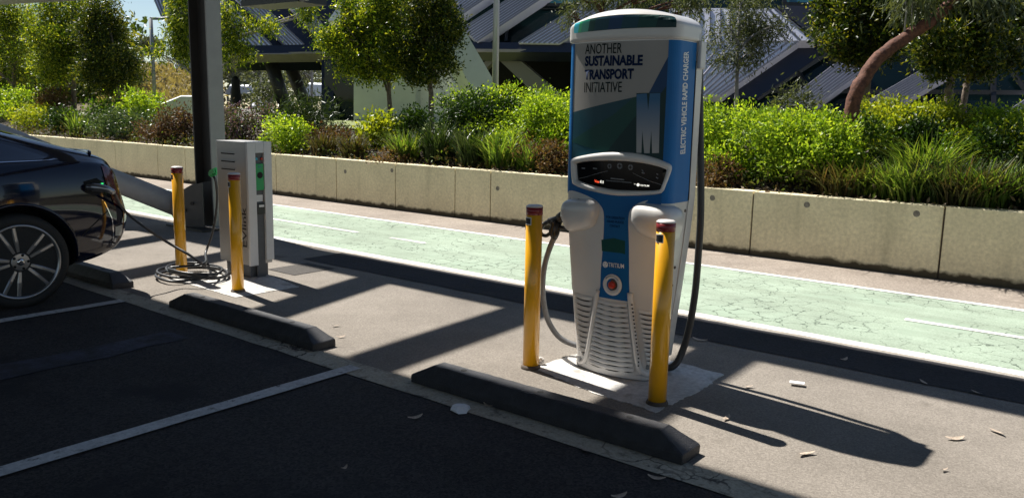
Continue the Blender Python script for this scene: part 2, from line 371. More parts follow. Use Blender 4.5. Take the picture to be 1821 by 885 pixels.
def textmesh(s, bold=0.):
    cu = bpy.data.curves.new('t', 'FONT'); cu.body = s; cu.size = 1; cu.offset = bold; cu.resolution_u = 3; cu.fill_mode = 'FRONT' if False else cu.fill_mode
    o = bpy.data.objects.new('t', cu); COL.objects.link(o)
    dg = bpy.context.evaluated_depsgraph_get(); me = bpy.data.meshes.new_from_object(o.evaluated_get(dg))
    bpy.data.objects.remove(o); bpy.data.curves.remove(cu)
    return me
def text_bm(s, w_, h_, bold=0.):
    """flat text, lower left at 0,0, scaled to width w_ and cap height h_"""
    me = textmesh(s, bold); bm = bmesh.new(); bm.from_mesh(me); bpy.data.meshes.remove(me)
    xs = [v.co.x for v in bm.verts]; ys = [v.co.y for v in bm.verts]
    for v in bm.verts:
        v.co.x = (v.co.x-min(xs))/(max(xs)-min(xs))*w_; v.co.y = (v.co.y-min(ys))/(max(ys)-min(ys))*h_; v.co.z = 0
    return bm

# ================================================================== SETTING: ground
sheet('ground', -400, 300, -300, 8.16, -.03, M['grey'])
sheet('parking_asphalt', -40, 14, -12, 2.86, 0, M['asphalt'])
sheet('apron_pavement', -40, 14, 2.86, 5.262, 0, M['apron'])
sheet('asphalt_strip', -6.35, 14, 4.775, 5.258, .004, M['newstrip'], jag=.012)
sheet('repair_patch', -6.15, -5.76, 4.24, 4.68, .004, M['patch'], jag=.02)
sheet('edge_strip', -40, 14, 2.800, 2.968, .004, M['strip'], jag=.006)
sheet('lane_edging', -40, 14, 5.262, 5.318, .004, M['edgestone'], jag=.006)
sheet('cycle_lane', -40, 14, 5.31, 7.30, 0, M['lane'])
sheet('lane_line', -40, 14, 5.318, 5.418, .004, M['line'], jag=.004)
sheet('lane_line', -40, 14, 7.20, 7.275, .004, M['line'], jag=.004)
sheet('lane_dash', -10.3, -7.31, 6.25, 6.32, .004, M['line'], jag=.003)
sheet('lane_dash', -1.356, 1.64, 6.26, 6.33, .004, M['line'], jag=.003)
sheet('lane_dash', -6.75, -6.2, 6.25, 6.31, .004, M['line'], jag=.015, seg=.08)
sheet('footpath', -40, 14, 7.30, 8.16, 0, M['path'])
for xl in (-10.79, -8.33, -5.865, -3.405, -.945, 1.515):
    sheet('bay_line', xl-.048, xl+.048, -2.5, 2.800 if xl not in (-3.405,) else 2.90, .008, M['oldline'], jag=.003)
sheet('bay_line', -4.86, -4.60, -.2, 2.6, .004, M['ghost'], jag=.03)
def soil_z(y):
    if y < 10: return .585 + (y-8.3)*.27
    return 1.044 + min(y-10, 6)*.0125
bm = bmesh.new(); xs = [-300, -120, -60] + [(-40 + i*1.0) for i in range(53)] + [40, 150, 300]; ys = [8.3, 8.6, 9, 9.5, 10, 11, 12, 14, 16, 20, 30, 60, 150, 400]
gr = [[bm.verts.new((x, y, soil_z(y) + (rnd.uniform(-.03, .03) if y < 15 else 0))) for x in xs] for y in ys]
for j in range(len(ys)-1):
    for i in range(len(xs)-1):
        f = bm.faces.new((gr[j][i], gr[j][i+1], gr[j+1][i+1], gr[j+1][i])); f.smooth = True; f.material_index = 1 if 10 <= ys[j] < 20 and -27 <= xs[i] < -9 else (0 if ys[j] < 12 else 2)
tag(obj('garden_bed', bm, [M['soil'], M['lawn'], M['grey']]), kind='structure')

# pads
def poly_slab(name, pts, z0, z1, m):
    bm = bmesh.new(); a = [bm.verts.new((x, y, z1)) for x, y in pts]; b = [bm.verts.new((x, y, z0)) for x, y in pts]
    bm.faces.new(a)
    for i in range(len(pts)): bm.faces.new((b[i], b[(i+1) % len(pts)], a[(i+1) % len(pts)], a[i]))
    bmesh.ops.recalc_face_normals(bm, faces=bm.faces)
    return tag(obj(name, bm, m), kind='structure')
def rag(pts, j=.012, seg=.06):
    out = []
    for i in range(len(pts)):
        a, b = Vector(pts[i]), Vector(pts[(i+1) % len(pts)]); n = max(1, int((b-a).length/seg))
        for k in range(n):
            p = a.lerp(b, k/n); out.append((p.x + rnd.uniform(-j, j), p.y + rnd.uniform(-j, j)))
    return out
poly_slab('concrete_pad', rag([(-2.66, 3.56), (-2.2, 3.44), (-1.80, 3.41), (-1.78, 3.9), (-1.80, 4.18), (-2.62, 4.28)], .009, .022), -.02, .004, M['pad'])
poly_slab('concrete_pad', rag([(-6.42, 3.45), (-5.38, 3.42), (-5.36, 3.98), (-6.40, 4.2)], .007, .022), -.02, .004, M['pad'])

# ------------------------------------------------------------------ retaining wall
wl = thing('retaining_wall', 'long low concrete retaining wall holding back the garden bed', 'wall', (0, 8.15, 0))
joints_px = [(206, 290), (281, 300), (330, 300), (491, 310), (598, 320), (703, 330), (809, 340), (872, 345), (1336, 400), (1674, 430), (1900, 450)]
jx = [-34, -30, -26] + [onY(x, y, 8.15).x for x, y in joints_px[:1]] + [onY(x, y, 8.15).x for x, y in joints_px[1:]]
jx = sorted(jx + [-23, -20.3, 2.0, 4.4, 6.8, 9.2, 11.6])
for a, b in zip(jx, jx[1:]):
    bm = bx(bmesh.new(), a+.008, b-.008, 0, .2, -.03, .665 + rnd.uniform(-.003, .003), .008)
    o = obj('wall_panel', bm, M['wall'], wl)
bm = bx(bmesh.new(), jx[0], jx[-1], .02, .18, -.03, .64); obj('joint_filler', bm, M['collar'], wl)
for px, py in ((1267, 352), (1435, 364), (1630, 380), (885, 335), (614, 305), (697, 303)):
    p = onY(px, py, 8.15); obj('form_tie_plug', lathe(bmesh.new(), [(.03, -.002), (.03, .004)], 16, 'Y', (p.x, 0, p.z)), M['plug'], wl)

# ================================================================== CANOPY (over the bays, out of frame above; casts the shade)
can = thing('carport_canopy', 'steel carport canopy over the bays, its dark soffit showing at the top left', 'canopy', (-9, 5.3, 0))
def cpart(name, bm, m): 
    o = obj(name, bm, m, can); o.location = (9, -5.3, 0); return o
CH = 6.0; SX, SY = SUN.x/SUN.z, SUN.y/SUN.z          # shift towards the sun per metre of height
cpart('roof', bx(bmesh.new(), -40, 12, -9, 2.995+SY*CH, CH, CH+.12), M['roofmat'])
cpart('gutter', bx(bmesh.new(), -40, 10, 4.57+SY*CH, 5.22+SY*CH, CH-.05, CH+.10), M['roofmat'])
for x_a, x_b in ((-1.88, -1.95), (-3.38, -3.49), (-4.70, -5.12), (-6.70, -7.05), (-8.05, -8.50), (-9.5, -9.9), (-11.0, -11.4), (-12.5, -12.9)):
    bm = bmesh.new(); beam('', (x_a+SX*CH, 2.99+SY*CH, CH-.02), (x_b+SX*CH, 4.58+SY*CH, CH-.02), .15, .40, None, None, bm); cpart('rafter', bm, M['roofmat'])
# steel column: I section, shade put into the charcoal colour of web and left flange
bm = bmesh.new()
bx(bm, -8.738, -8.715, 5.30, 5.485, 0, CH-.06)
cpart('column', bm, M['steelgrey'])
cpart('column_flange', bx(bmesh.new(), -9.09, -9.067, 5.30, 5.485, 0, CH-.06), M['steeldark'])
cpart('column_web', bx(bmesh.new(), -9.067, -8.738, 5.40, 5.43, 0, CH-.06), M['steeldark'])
gd = Vector((-.783, -.622, 0)); gn = Vector((.622, -.783, 0)); go = Vector((-8.86, 5.29, 0))
for sgn in (-1, 1):
    bm = bmesh.new(); loops_ = []
    for th in (0, .028):
        loops_.append([bm.verts.new(go + gd*a_ + Vector((0, 0, b_)) + gn*(sgn*.125+sgn*th)) for a_, b_ in ((-.02, 0), (.20, 0), (.30, .06), (.36, .18), (.34, .32), (.24, .44), (.10, .52), (-.02, .54))])
    bm.faces.new(loops_[0]); bm.faces.new(loops_[1])
    for k in range(8): bm.faces.new((loops_[0][k], loops_[0][(k+1) % 8], loops_[1][(k+1) % 8], loops_[1][k]))
    bmesh.ops.recalc_face_normals(bm, faces=bm.faces); cpart('gusset_plate', bm, M['steelmid'])
    if sgn > 0:
        for a_, b_ in ((.27, .28), (.19, .22), (.10, .30)):
            c_ = go + gd*a_ + Vector((0, 0, b_)); cpart('bolt', tube(bmesh.new(), [c_+gn*.150, c_+gn*.180], .020, 8), M['bolt'])
cpart('base_plate', bx(bmesh.new(), -9.3, -8.5, 5.02, 5.24, 0, .025), M['steeldark'])
a = Vector((-9.02, 5.16, .20)); d = Vector((-.78, -.62, .385))
cpart('brace', tube(bmesh.new(), [a, a+d*15.0], .128, 24), M['pipe'])
# pale-edged luminaire box hung below the canopy, and the angled soffit at the left end
n0 = cF
p0 = onY(455, 17, 5.12); p1 = onY(556, 8.5, 5.12)
bm = bmesh.new(); beam('', p0+Vector((0, 0, .13)), p1+Vector((0, 0, .13)), .34, .24, None, None, bm); cpart('light_box', bm, M['black'])
bm = bmesh.new(); fw = Vector((cF.x, cF.y, 0)).normalized()*-.18; beam('', p0+fw+Vector((0, 0, .02)), p1+fw+Vector((0, 0, .02)), .02, .016, None, None, bm); cpart('light_box_rim', bm, M['trim'])
mid = (p0+p1)/2; cpart('hanger', tube(bmesh.new(), [mid+Vector((0, 0, .2)), Vector((mid.x, mid.y, CH))], .02, 8), M['steeldark'])
q0 = onY(-120, 12, 5.10); q1 = onY(225, -8, 5.10)
bm = bmesh.new(); beam('', q0+Vector((0, 0, .12)), q1+Vector((0, 0, .12)), .5, .22, None, None, bm); cpart('end_fascia', bm, M['black'])
bm = bmesh.new(); fw = Vector((cF.x, cF.y, 0)).normalized()*-.26; beam('', q0+fw+Vector((0, 0, .02)), q1+fw+Vector((0, 0, .02)), .02, .028, None, None, bm); cpart('fascia_trim', bm, M['trim'])
mid = (q0+q1)/2; cpart('hanger', tube(bmesh.new(), [mid+Vector((0, 0, .2)), Vector((mid.x, mid.y, CH))], .03, 8), M['steeldark'])

def part(root, name, bm, m, smooth=False, parent=None):
    """mesh in world coordinates, linked as a child of root (or of one of its parts)"""
    o = obj(name, bm, m, parent or root, smooth)
    if parent is None: o.location = -Vector(root.location)
    return o

# ================================================================== BOLLARDS
def bollard(x, y, label, stick=True):
    t = thing('bollard', label, 'bollard', (x, y, 0), 'yellow bollards in front of the chargers')
    r_ = .0455
    obj('post', lathe(bmesh.new(), [(r_, .012), (r_, .872)], 28), M['yellow'], t)
    obj('red_band', lathe(bmesh.new(), [(r_+.001, .872), (r_+.001, .914)], 28), M['red'], t)
    obj('cap', lathe(bmesh.new(), [(r_+.002, .914), (r_+.002, .918), (r_-.008, .925), (.01, .928)], 28), M['cap'], t)
    obj('collar', lathe(bmesh.new(), [(r_+.012, -.01), (r_+.010, .008), (r_+.003, .022)], 22), M['collar'], t)
    if stick:
        a0 = -math.pi/2 - .25
        bm = bmesh.new()
        def patch(w0, w1, z0, z1, off):
            n = 6; A = [a0 + w0 + (w1-w0)*i/n for i in range(n+1)]
            lo = [bm.verts.new((math.cos(q)*(r_+off), math.sin(q)*(r_+off), z0)) for q in A]; hi = [bm.verts.new((math.cos(q)*(r_+off), math.sin(q)*(r_+off), z1)) for q in A]
            for i in range(n): bm.faces.new((lo[i], lo[i+1], hi[i+1], hi[i]))
        patch(-.55, .55, .818, .860, .0012); st = obj('sticker', bm, M['paper'], t)
        bm = bmesh.new(); patch(-.46, .46, .823, .855, .002); obj('sticker_print', bm, M['letterblack'], st)
    return t
for px, py, lb in ((318, 492, 'yellow bollard standing inside the coil of cable beside the black car'),
                   (418, 520, 'yellow bollard directly in front of the small aluminium charging post'),
                   (940, 657, 'yellow bollard at the left front corner of the tall rapid charger, beside its black handle'),
                   (1166, 722, 'yellow bollard overlapping the right front of the tall rapid charger')):
    p = gnd(px, py); bollard(p.x-.012, p.y+.035, lb)

# ================================================================== WHEEL STOPS
def wheel_stop(x0, x1, label, y0=2.93, y1=3.10):
    t = thing('wheel_stop', label, 'wheel stop', ((x0+x1)/2, (y0+y1)/2, 0), 'black rubber wheel stops')
    l_ = (x1-x0)/2; d = (y1-y0)/2; h = .112; e = .13; bm = bmesh.new()
    prof = [(l_, d, 0), (l_, d, .045), (l_-e, d-.045, h)]
    rings = [[bm.verts.new((sx*a, sy*b, c)) for sx, sy in ((-1,-1),(1,-1),(1,1),(-1,1))] for a, b, c in prof]
    for r0, r1 in zip(rings, rings[1:]):
        for k in range(4): bm.faces.new((r0[k], r0[(k+1) % 4], r1[(k+1) % 4], r1[k]))
    bm.faces.new(rings[-1]); bm.faces.new(list(reversed(rings[0])))
    bmesh.ops.bevel(bm, geom=[e_ for e_ in bm.edges], offset=.008, segments=2, profile=.6, affect='EDGES')
    for k in range(1, 40): 
        c = -l_+2*l_*k/40; bmesh.ops.bisect_plane(bm, geom=bm.verts[:]+bm.edges[:]+bm.faces[:], plane_co=(c, 0, 0), plane_no=(1, 0, 0))
    for v in bm.verts: v.co += Vector((rnd.uniform(-.001, .001), rnd.uniform(-.0013, .0013), rnd.uniform(-.0013, .001) if v.co.z > .01 else 0))
    bmesh.ops.triangulate(bm, faces=[f for f in bm.faces if len(f.verts) > 4])
    obj('body', bm, M['stop'], t)
    for q in (-.62, 0, .62): obj('fixing_hole', lathe(bmesh.new(), [(.016, h+.0005), (.016, h+.0015)], 12, 'Z', (q*l_, 0, 0)), M['slot'], t)
    return t
wheel_stop(-8.0, -6.285, 'black rubber wheel stop under the tail of the black car')
wheel_stop(gnd(303, 546).x, gnd(572, 622).x, 'black rubber wheel stop in front of the small charging post, in the middle bay')
wheel_stop(gnd(723, 682).x, gnd(1222, 822).x, 'black rubber wheel stop in the nearest bay, in front of the tall rapid charger')

# ================================================================== RAPID CHARGER
CX, Y0 = -2.29, 3.705
def interp(T, z):
    for (a, va), (b, vb) in zip(T, T[1:]):
        if z <= b:
            t = max(0, min(1, (z-a)/(b-a))); t = t*t*(3-2*t)*.5 + t*.5
            return va + (vb-va)*t
    return T[-1][1]
WT = [(0, .222), (.10, .236), (.25, .252), (.45, .276), (.8, .309), (1.02, .325), (2.2, .325)]
YT = [(0, .012), (.3, .006), (.9, 0), (2.2, 0)]
SAG, CA, CB, DEP = .042, .042, .055, .312
def Cpt(s, z, off=0., grow=0.):
    """point on the charger's shell: s = arc position along the plan (front is |s|<=xf, then corner, then side)"""
    w_ = interp(WT, z) + grow; xf = w_-CA; y0 = Y0 + interp(YT, z); sg = 1 if s >= 0 else -1; a = abs(s)
    yc = y0+SAG; LC = .076
    def base(a):
        if a <= xf: return a, y0 + SAG*(a/xf)**2, None
        if a <= xf+LC:
            th = (a-xf)/LC*math.pi/2; return xf+CA*math.sin(th), yc+CB*(1-math.cos(th)), None
        return w_, yc+CB+(a-xf-LC), None
    x, y, _ = base(a); e = .002
    x2, y2, _ = base(a+e); x1, y1, _ = base(max(0, a-e))
    tx, ty = x2-x1, y2-y1; L_ = math.hypot(tx, ty) or 1
    nx, ny = ty/L_, -tx/L_
    return Vector((CX + sg*(x+nx*off), y+ny*off, z))
def px2s(px, py):
    """photo pixel -> (s, z) on the shell"""
    d = ray(px, py); z = CAMH + d.z*(3.8/d.y)
    cr = lambda s: (lambda P: d.x*P.y - d.y*P.x)(Cpt(s, z))
    for it in range(4):
        ks = [-.36 + .015*k for k in range(61)]; cv = [cr(k) for k in ks]; best = None
        for i in range(60):
            if cv[i]*cv[i+1] <= 0:
                lo, hi = ks[i], ks[i+1]
                for _ in range(14):
                    m_ = (lo+hi)/2
                    if cr(lo)*cr(m_) <= 0: hi = m_
                    else: lo = m_
                P = Cpt((lo+hi)/2, z)
                if best is None or P.y < best[1].y: best = ((lo+hi)/2, P)
        if best is None:
            i = min(range(61), key=lambda i: abs(cv[i])); best = (ks[i], Cpt(ks[i], z))
        s, P = best; zn = CAMH + d.z*(P.y/d.y)
        if abs(zn-z) < 5e-4: break
        z = zn
    return s, zn
def PX(*pts): return [px2s(*p) for p in pts]
def smoothpoly(P, per=5):
    Q = [Vector((a, b, 0)) for a, b in P]; n = len(Q); out = []
    for i in range(n):
        a, b, c, d = Q[i-1], Q[i], Q[(i+1) % n], Q[(i+2) % n]
        for k in range(per):
            t = k/per; v = .5*((2*b)+(c-a)*t+(2*a-5*b+4*c-d)*t*t+(3*b-a-3*c+d)*t**3); out.append((v.x, v.y))
    return out
def wrap(bm, off, mapf=None, ds=.022, dz=.06):
    """bm holds (s, z, height); cut it finely along s and z, then wrap it on the shell"""
    mapf = mapf or Cpt
    ss = [v.co.x for v in bm.verts]; zs = [v.co.y for v in bm.verts]
    def cuts(lo, hi, st):
        n = int((hi-lo)/st); return [lo + (hi-lo)*(i+1)/(n+1) for i in range(n)]
    for c in cuts(min(ss), max(ss), ds): bmesh.ops.bisect_plane(bm, geom=bm.verts[:]+bm.edges[:]+bm.faces[:], plane_co=(c, 0, 0), plane_no=(1, 0, 0))
    for c in cuts(min(zs), max(zs), dz): bmesh.ops.bisect_plane(bm, geom=bm.verts[:]+bm.edges[:]+bm.faces[:], plane_co=(0, c, 0), plane_no=(0, 1, 0))
    bmesh.ops.triangulate(bm, faces=[f for f in bm.faces if len(f.verts) > 4])
    for v in bm.verts: v.co = mapf(v.co.x, v.co.y, off + v.co.z)
    return bm
def flat(pts):
    bm = bmesh.new(); f = bm.faces.new([bm.verts.new((a, b, 0)) for a, b in pts])
    f.normal_update()
    if f.normal.z < 0: f.normal_flip()
    return bm
def decal(name, pts, m, off=.0015, parent=None):
    return part(ch, name, wrap(flat(pts), off, ds=.010 if name == 'side_band' else .022), m, parent=parent)
def pillow(pts, h, bev):
    """flat polygon raised by h with a rounded rim of width bev"""
    bm = flat(pts)
    for fr, hh in ((.22, .75), (.25, 1.), (.35, .92), (.5, .45), (.7, .12)):
        f = max(bm.faces, key=lambda f: f.calc_area())
        bmesh.ops.inset_region(bm, faces=[f], thickness=bev*fr, use_even_offset=True)
        for v in f.verts: v.co.z = h*hh
    return bm
def lettering(name, s, pL, pR, capz, m, bold=0., off=.0026, parent=None, vertical=False):
    a, b = px2s(*pL), px2s(*pR)
    dv = Vector((b[0]-a[0], b[1]-a[1], 0)); W_ = dv.length; e1 = dv/W_; e2 = Vector((-e1.y, e1.x, 0))
    bm = text_bm(s, W_, capz, bold)
    for v in bm.verts: v.co = Vector((a[0], a[1], 0)) + e1*v.co.x + e2*v.co.y
    return part(ch, name, wrap(bm, off), m, parent=parent)

ch = thing('rapid_charger', 'tall white and blue electric vehicle rapid charger with lettered front panel', 'charger', (CX, Y0+.16, 0))
def shell(zs, grow=0., yend=None, dep=None, zf=None):
    """closed loft of the plan contour over heights zs"""
    bm = bmesh.new(); rings = []
    for z in zs:
        w_ = interp(WT, z)+grow; xf = w_-CA; LC = .076; smax = xf+LC + (DEP-SAG-CB) - .03
        S = [xf*i/12 for i in range(13)] + [xf+LC*i/6 for i in range(1, 7)] + [xf+LC+(smax-xf-LC)*i/4 for i in range(1, 5)]
        S = [-s for s in reversed(S[1:])] + S
        ring = [Cpt(s, z, 0, grow) for s in S]
        bk = Y0 + DEP
        ring += [Vector((CX+w_-.03, bk, z)), Vector((CX, bk, z)), Vector((CX-w_+.03, bk, z))]
        rings.append([bm.verts.new(p) for p in ring])
    n = len(rings[0])
    for a, b in zip(rings, rings[1:]):
        for k in range(n): bm.faces.new((a[k], a[(k+1) % n], b[(k+1) % n], b[k]))
    bm.faces.new(list(reversed(rings[0]))); bm.faces.new(rings[-1])
    return bm
part(ch, 'body', shell([.035, .06, .1, .16, .25, .35, .45, .6, .7, .8, .9, 1.02, 1.2, 1.4, 1.6, 1.80]), M['white'])
smooth_by_angle(ch.children[0] if ch.children else kids(ch)[0], 35)
# top cap with arched crown
bm = bmesh.new(); rings = []
w_ = .325
def ztop(x): return 1.957 - .058*(abs(x)/.33)**2.2
def back_ins(t): return 0 if t < .25 else .15*(1-math.sqrt(max(0, 1-((t-.25)/.75)**2)))
def cap_ins(t): return .022*max(0, (.10-t)/.10)**2 if t < .10 else (0 if t < .70 else .085*(1-math.sqrt(max(0, 1-((t-.70)/.30)**2))))
for t, ins in [(t, cap_ins(t)) for t in (0, .02, .045, .07, .10, .2, .40, .60, .70, .76, .82, .88, .93, .965, .99, 1.)]:
    zz = 1.79; ring = []
    xf = w_-CA; LC = .076; smax = xf+LC+(DEP-SAG-CB)-.03
    S = [xf*i/12 for i in range(13)] + [xf+LC*i/6 for i in range(1, 7)] + [xf+LC+(smax-xf-LC)*i/4 for i in range(1, 5)]
    S = [-s for s in reversed(S[1:])] + S
    P = [Cpt(s, 1.5, .013-ins, 0) for s in S] + [Vector((CX+w_-.02-ins, Y0+DEP-back_ins(t), 0)), Vector((CX, Y0+DEP-back_ins(t), 0)), Vector((CX-w_+.02+ins, Y0+DEP-back_ins(t), 0))]
    for p in P:
        ring.append(bm.verts.new((p.x, p.y, 1.792 + (ztop(p.x-CX)-1.792)*t)))
    rings.append(ring)
n = len(rings[0])
for a, b in zip(rings, rings[1:]):
    for k in range(n): bm.faces.new((a[k], a[(k+1) % n], b[(k+1) % n], b[k]))
top = rings[-1]; nf = n-3
# close the crown across the depth
for k in range(nf//2):
    i, j = k, nf-1-k
    pass
fr = bmesh.ops.contextual_create if False else None
f = bm.faces.new(top); bmesh.ops.triangulate(bm, faces=[f]); bm.faces.new(list(reversed(rings[0])))
cap = part(ch, 'top_cap', bm, M['white']); smooth_by_angle(cap, 50)
# colour band on the cap: blocks of colour side by side
def capmap(s, z, off):
    p = Cpt(s, 1.5, .013); t = (z-1.792)/(ztop(p.x-CX)-1.792); e_ = .02
    q = Cpt(s, 1.5, .013-cap_ins(t)); sl = (cap_ins(min(.97, t+e_))-cap_ins(max(0, min(.97, t)-e_)))/(2*e_*.16); nz = sl/math.hypot(1, sl)
    d = (Cpt(s, 1.5, .02)-Cpt(s, 1.5, .01)).normalized()
    return q + d*(off+.0016)*math.sqrt(1-nz*nz) + Vector((0, 0, z-1.5+(off+.0016)*nz))
BU = [(1025, 42), (1050, 34), (1075, 29.5), (1100, 27), (1125, 26), (1150, 26), (1175, 27), (1202, 29.5)]
BL = [(1025, 59), (1050, 56), (1075, 53.5), (1100, 51.5), (1125, 50), (1150, 49), (1175, 48.5), (1202, 48.5)]
def capS(p):
    s, z = px2s(*p); return s, z
bu = [capS(p) for p in BU]; bl = [capS(p) for p in BL]
def band_z(T, s):
    for a, b in zip(T, T[1:]):
        if s <= b[0] or b is T[-1]:
            t = (s-a[0])/(b[0]-a[0]); return a[1]+(b[1]-a[1])*t
sl0, sl1 = bu[0][0], bu[-1][0]
edges = [0, .075, .11, .2, .27, .42, .55, .70, .86, 1.0]
mats = ['cyan', 'green1', 'green2', 'teal2', 'teal', 'navy', 'teal', 'teal2', 'teal3']
bandroot = None
for i, mk in enumerate(mats):
    s0, s1 = sl0+(sl1-sl0)*edges[i], sl0+(sl1-sl0)*edges[i+1]
    ss = [s0+(s1-s0)*k/4 for k in range(5)]
    sk = -.012
    pts = [(s+(sk if i and k == 0 else 0), band_z(bl, s)) for k, s in enumerate(ss)] + [(s, band_z(bu, s)) for s in reversed(ss)]
    if i == 0: pts = [(s, band_z(bl, s)+.003 if k == 0 else band_z(bl, s)) for k, s in enumerate(ss)] + [(s, band_z(bu, s)) for s in reversed(ss)]
    o = part(ch, 'colour_band', wrap(flat([(a_, min(b_-.003, 1.792+.90*(ztop(Cpt(a_, 1.5).x-CX)-1.792))) for a_, b_ in pts]), .001+.0003*i, capmap, .012, .012), M[mk])
# seam screws and back shell, bracket
bm = bmesh.new()
for z in (.06, 1.80):
    pass
zs = [.10, .30, .5, .8, 1.0, 1.4, 1.70]
bm = bmesh.new(); rings = []
for z in zs:
    w_ = interp(WT, z)
    rings.append([bm.verts.new(p) for p in ((CX-w_-.006, Y0+DEP-.05, z), (CX+w_+.006, Y0+DEP-.05, z), (CX+w_+.006, Y0+DEP+.015, z), (CX+w_-.03, Y0+DEP+.03, z), (CX-w_+.03, Y0+DEP+.03, z), (CX-w_-.006, Y0+DEP+.015, z))])
for a, b in zip(rings, rings[1:]):
    for k in range(6): bm.faces.new((a[k], a[(k+1) % 6], b[(k+1) % 6], b[k]))
bm.faces.new(list(reversed(rings[0]))); bm.faces.new(rings[-1])
bk = part(ch, 'back_shell', bm, M['white']); smooth_by_angle(bk, 35)
part(ch, 'seam', bx(bmesh.new(), CX-.33, CX+.3285, Y0+DEP-.058, Y0+DEP-.0505, .98, 1.70), M['slot'])
bm = bx(bmesh.new(), CX+.330, CX+.352, Y0+DEP-.05, Y0+DEP+.01, 1.66, 1.80, .008); part(ch, 'cable_bracket', bm, M['white'])
bm = bmesh.new(); bx(bm, CX+.3255, CX+.3275, Y0+.19, Y0+.25, 1.80, 1.86, 0); part(ch, 'side_plate', bm, M['white'])
bm = bmesh.new(); lathe(bm, [(.008, .3275), (.008, .3295)], 10, 'X', (CX, Y0+.22, 1.832)); part(ch, 'lock', bm, M['bolt'])

# front graphics
xf = .325-CA
S_R = .2835; zb_, zt_ = .985, 1.7905
decal('front_panel', [(-S_R, zb_), (S_R, zb_), (S_R, zt_), (-S_R, zt_)], M['panelgrey'], .0006)
pt = lambda x, y: px2s(x, y)
decal('graphic_field', [(-S_R, zb_), (S_R, zb_), (S_R, px2s(1203, 100)[1]), pt(1154, 166), pt(1132, 172), pt(1128, 173), (-S_R, px2s(1018, 200)[1])], M['teal'], .0012)
decal('graphic_wedge', [(S_R, px2s(1203, 100)[1]), (S_R, px2s(1203, 152)[1]), pt(1176, 165), pt(1154, 166)], M['navy'], .0017)
decal('graphic_wedge', [pt(1128, 173), pt(1132, 172), pt(1132, 205), pt(1078, 272), (-S_R, px2s(1016, 252)[1]), (-S_R, px2s(1016, 250)[1]), pt(1090, 205)], M['teal2'], .0017)
decal('graphic_wedge', [pt(1176, 165), (S_R, px2s(1203, 152)[1]), (S_R, px2s(1199, 300)[1]), pt(1140, 278), pt(1078, 272), pt(1132, 205), pt(1132, 166)], M['teal3'], .0020)
LC = .076; smax = xf+LC+(DEP-SAG-CB)-.055
decal('side_band', [(S_R-.002, zb_-.01), (smax, zb_-.01), (smax, 1.7905), (S_R-.002, 1.7905)], M['blue'], .0022)
decal('side_band', [(-smax, zb_), (-S_R+.002, zb_), (-S_R+.002, 1.7905), (-smax, 1.7905)], M['blue'], .0022)
decal('centre_field', [(-S_R, .93), (-.22, .93), (-.10, .60), (-.075, .44), (.135, .44), (.13, .60), (.16, .93), (S_R, .93), (S_R, 1.03), (-S_R, 1.06)], M['blueshaded'], .0023)
# writing
lettering('lettering', 'ANOTHER', (1041, 97), (1106, 95), .052, M['letterdark'], .004)
lettering('lettering', 'SUSTAINABLE', (1040.5, 118.5), (1143, 117), .054, M['letternavy'], .042)
lettering('lettering', 'TRANSPORT', (1040, 142.5), (1127, 141), .054, M['letternavy'], .042)
lettering('lettering', 'INITIATIVE', (1039.5, 165), (1106, 164), .053, M['letterdark'], .004)
lettering('side_lettering', 'ELECTRIC VEHICLE RAPID CHARGER', (1217.5, 273), (1224, 92), .056, M['letterwhite'], .030, .0036)
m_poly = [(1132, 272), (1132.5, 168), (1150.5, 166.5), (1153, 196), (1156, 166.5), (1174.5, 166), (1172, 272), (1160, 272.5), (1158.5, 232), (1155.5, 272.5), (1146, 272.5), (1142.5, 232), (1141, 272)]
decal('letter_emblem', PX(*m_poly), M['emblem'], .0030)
lettering('small_lettering', 'FOR OPERATION', (1079, 388), (1111, 391), .014, M['letternavy'], .01, .0036)
lettering('small_lettering', 'ISSUES PLEASE', (1080, 395), (1110, 398), .013, M['letternavy'], .01, .0036)
lettering('small_lettering', 'CONTACT', (1084.5, 403), (1103, 405), .013, M['letternavy'], .01, .0036)
decal('green_wedge', PX((1070, 426), (1092, 423), (1112, 428), (1112, 452), (1106, 450), (1071, 446)), M['teal2'], .0032)
lettering('maker_lettering', 'TRITIUM', (1082.5, 474), (1110, 477), .024, M['letterwhite'], .012, .0036)
def disc(c, r_, n=20, k=1.): return [(c[0]+r_*math.cos(2*math.pi*i/n), c[1]+k*r_*math.sin(2*math.pi*i/n)) for i in range(n)]
cen = px2s(1077, 470); decal('maker_mark', disc(cen, .017), M['letterwhite'], .0034)
bm = bmesh.new()
for k in range(3):
    a0 = 2*math.pi*k/3; pts = [(cen[0]+r_*math.cos(a0+q), cen[1]+r_*math.sin(a0+q)) for r_, q in ((.003, 0), (.010, .2), (.0165, .9), (.018, 1.15), (.0135, .75), (.007, .5))]
    bm.faces.new([bm.verts.new((x, y, 0)) for x, y in pts])
part(ch, 'maker_mark_swirl', wrap(bm, .0044), M['blueshaded'])

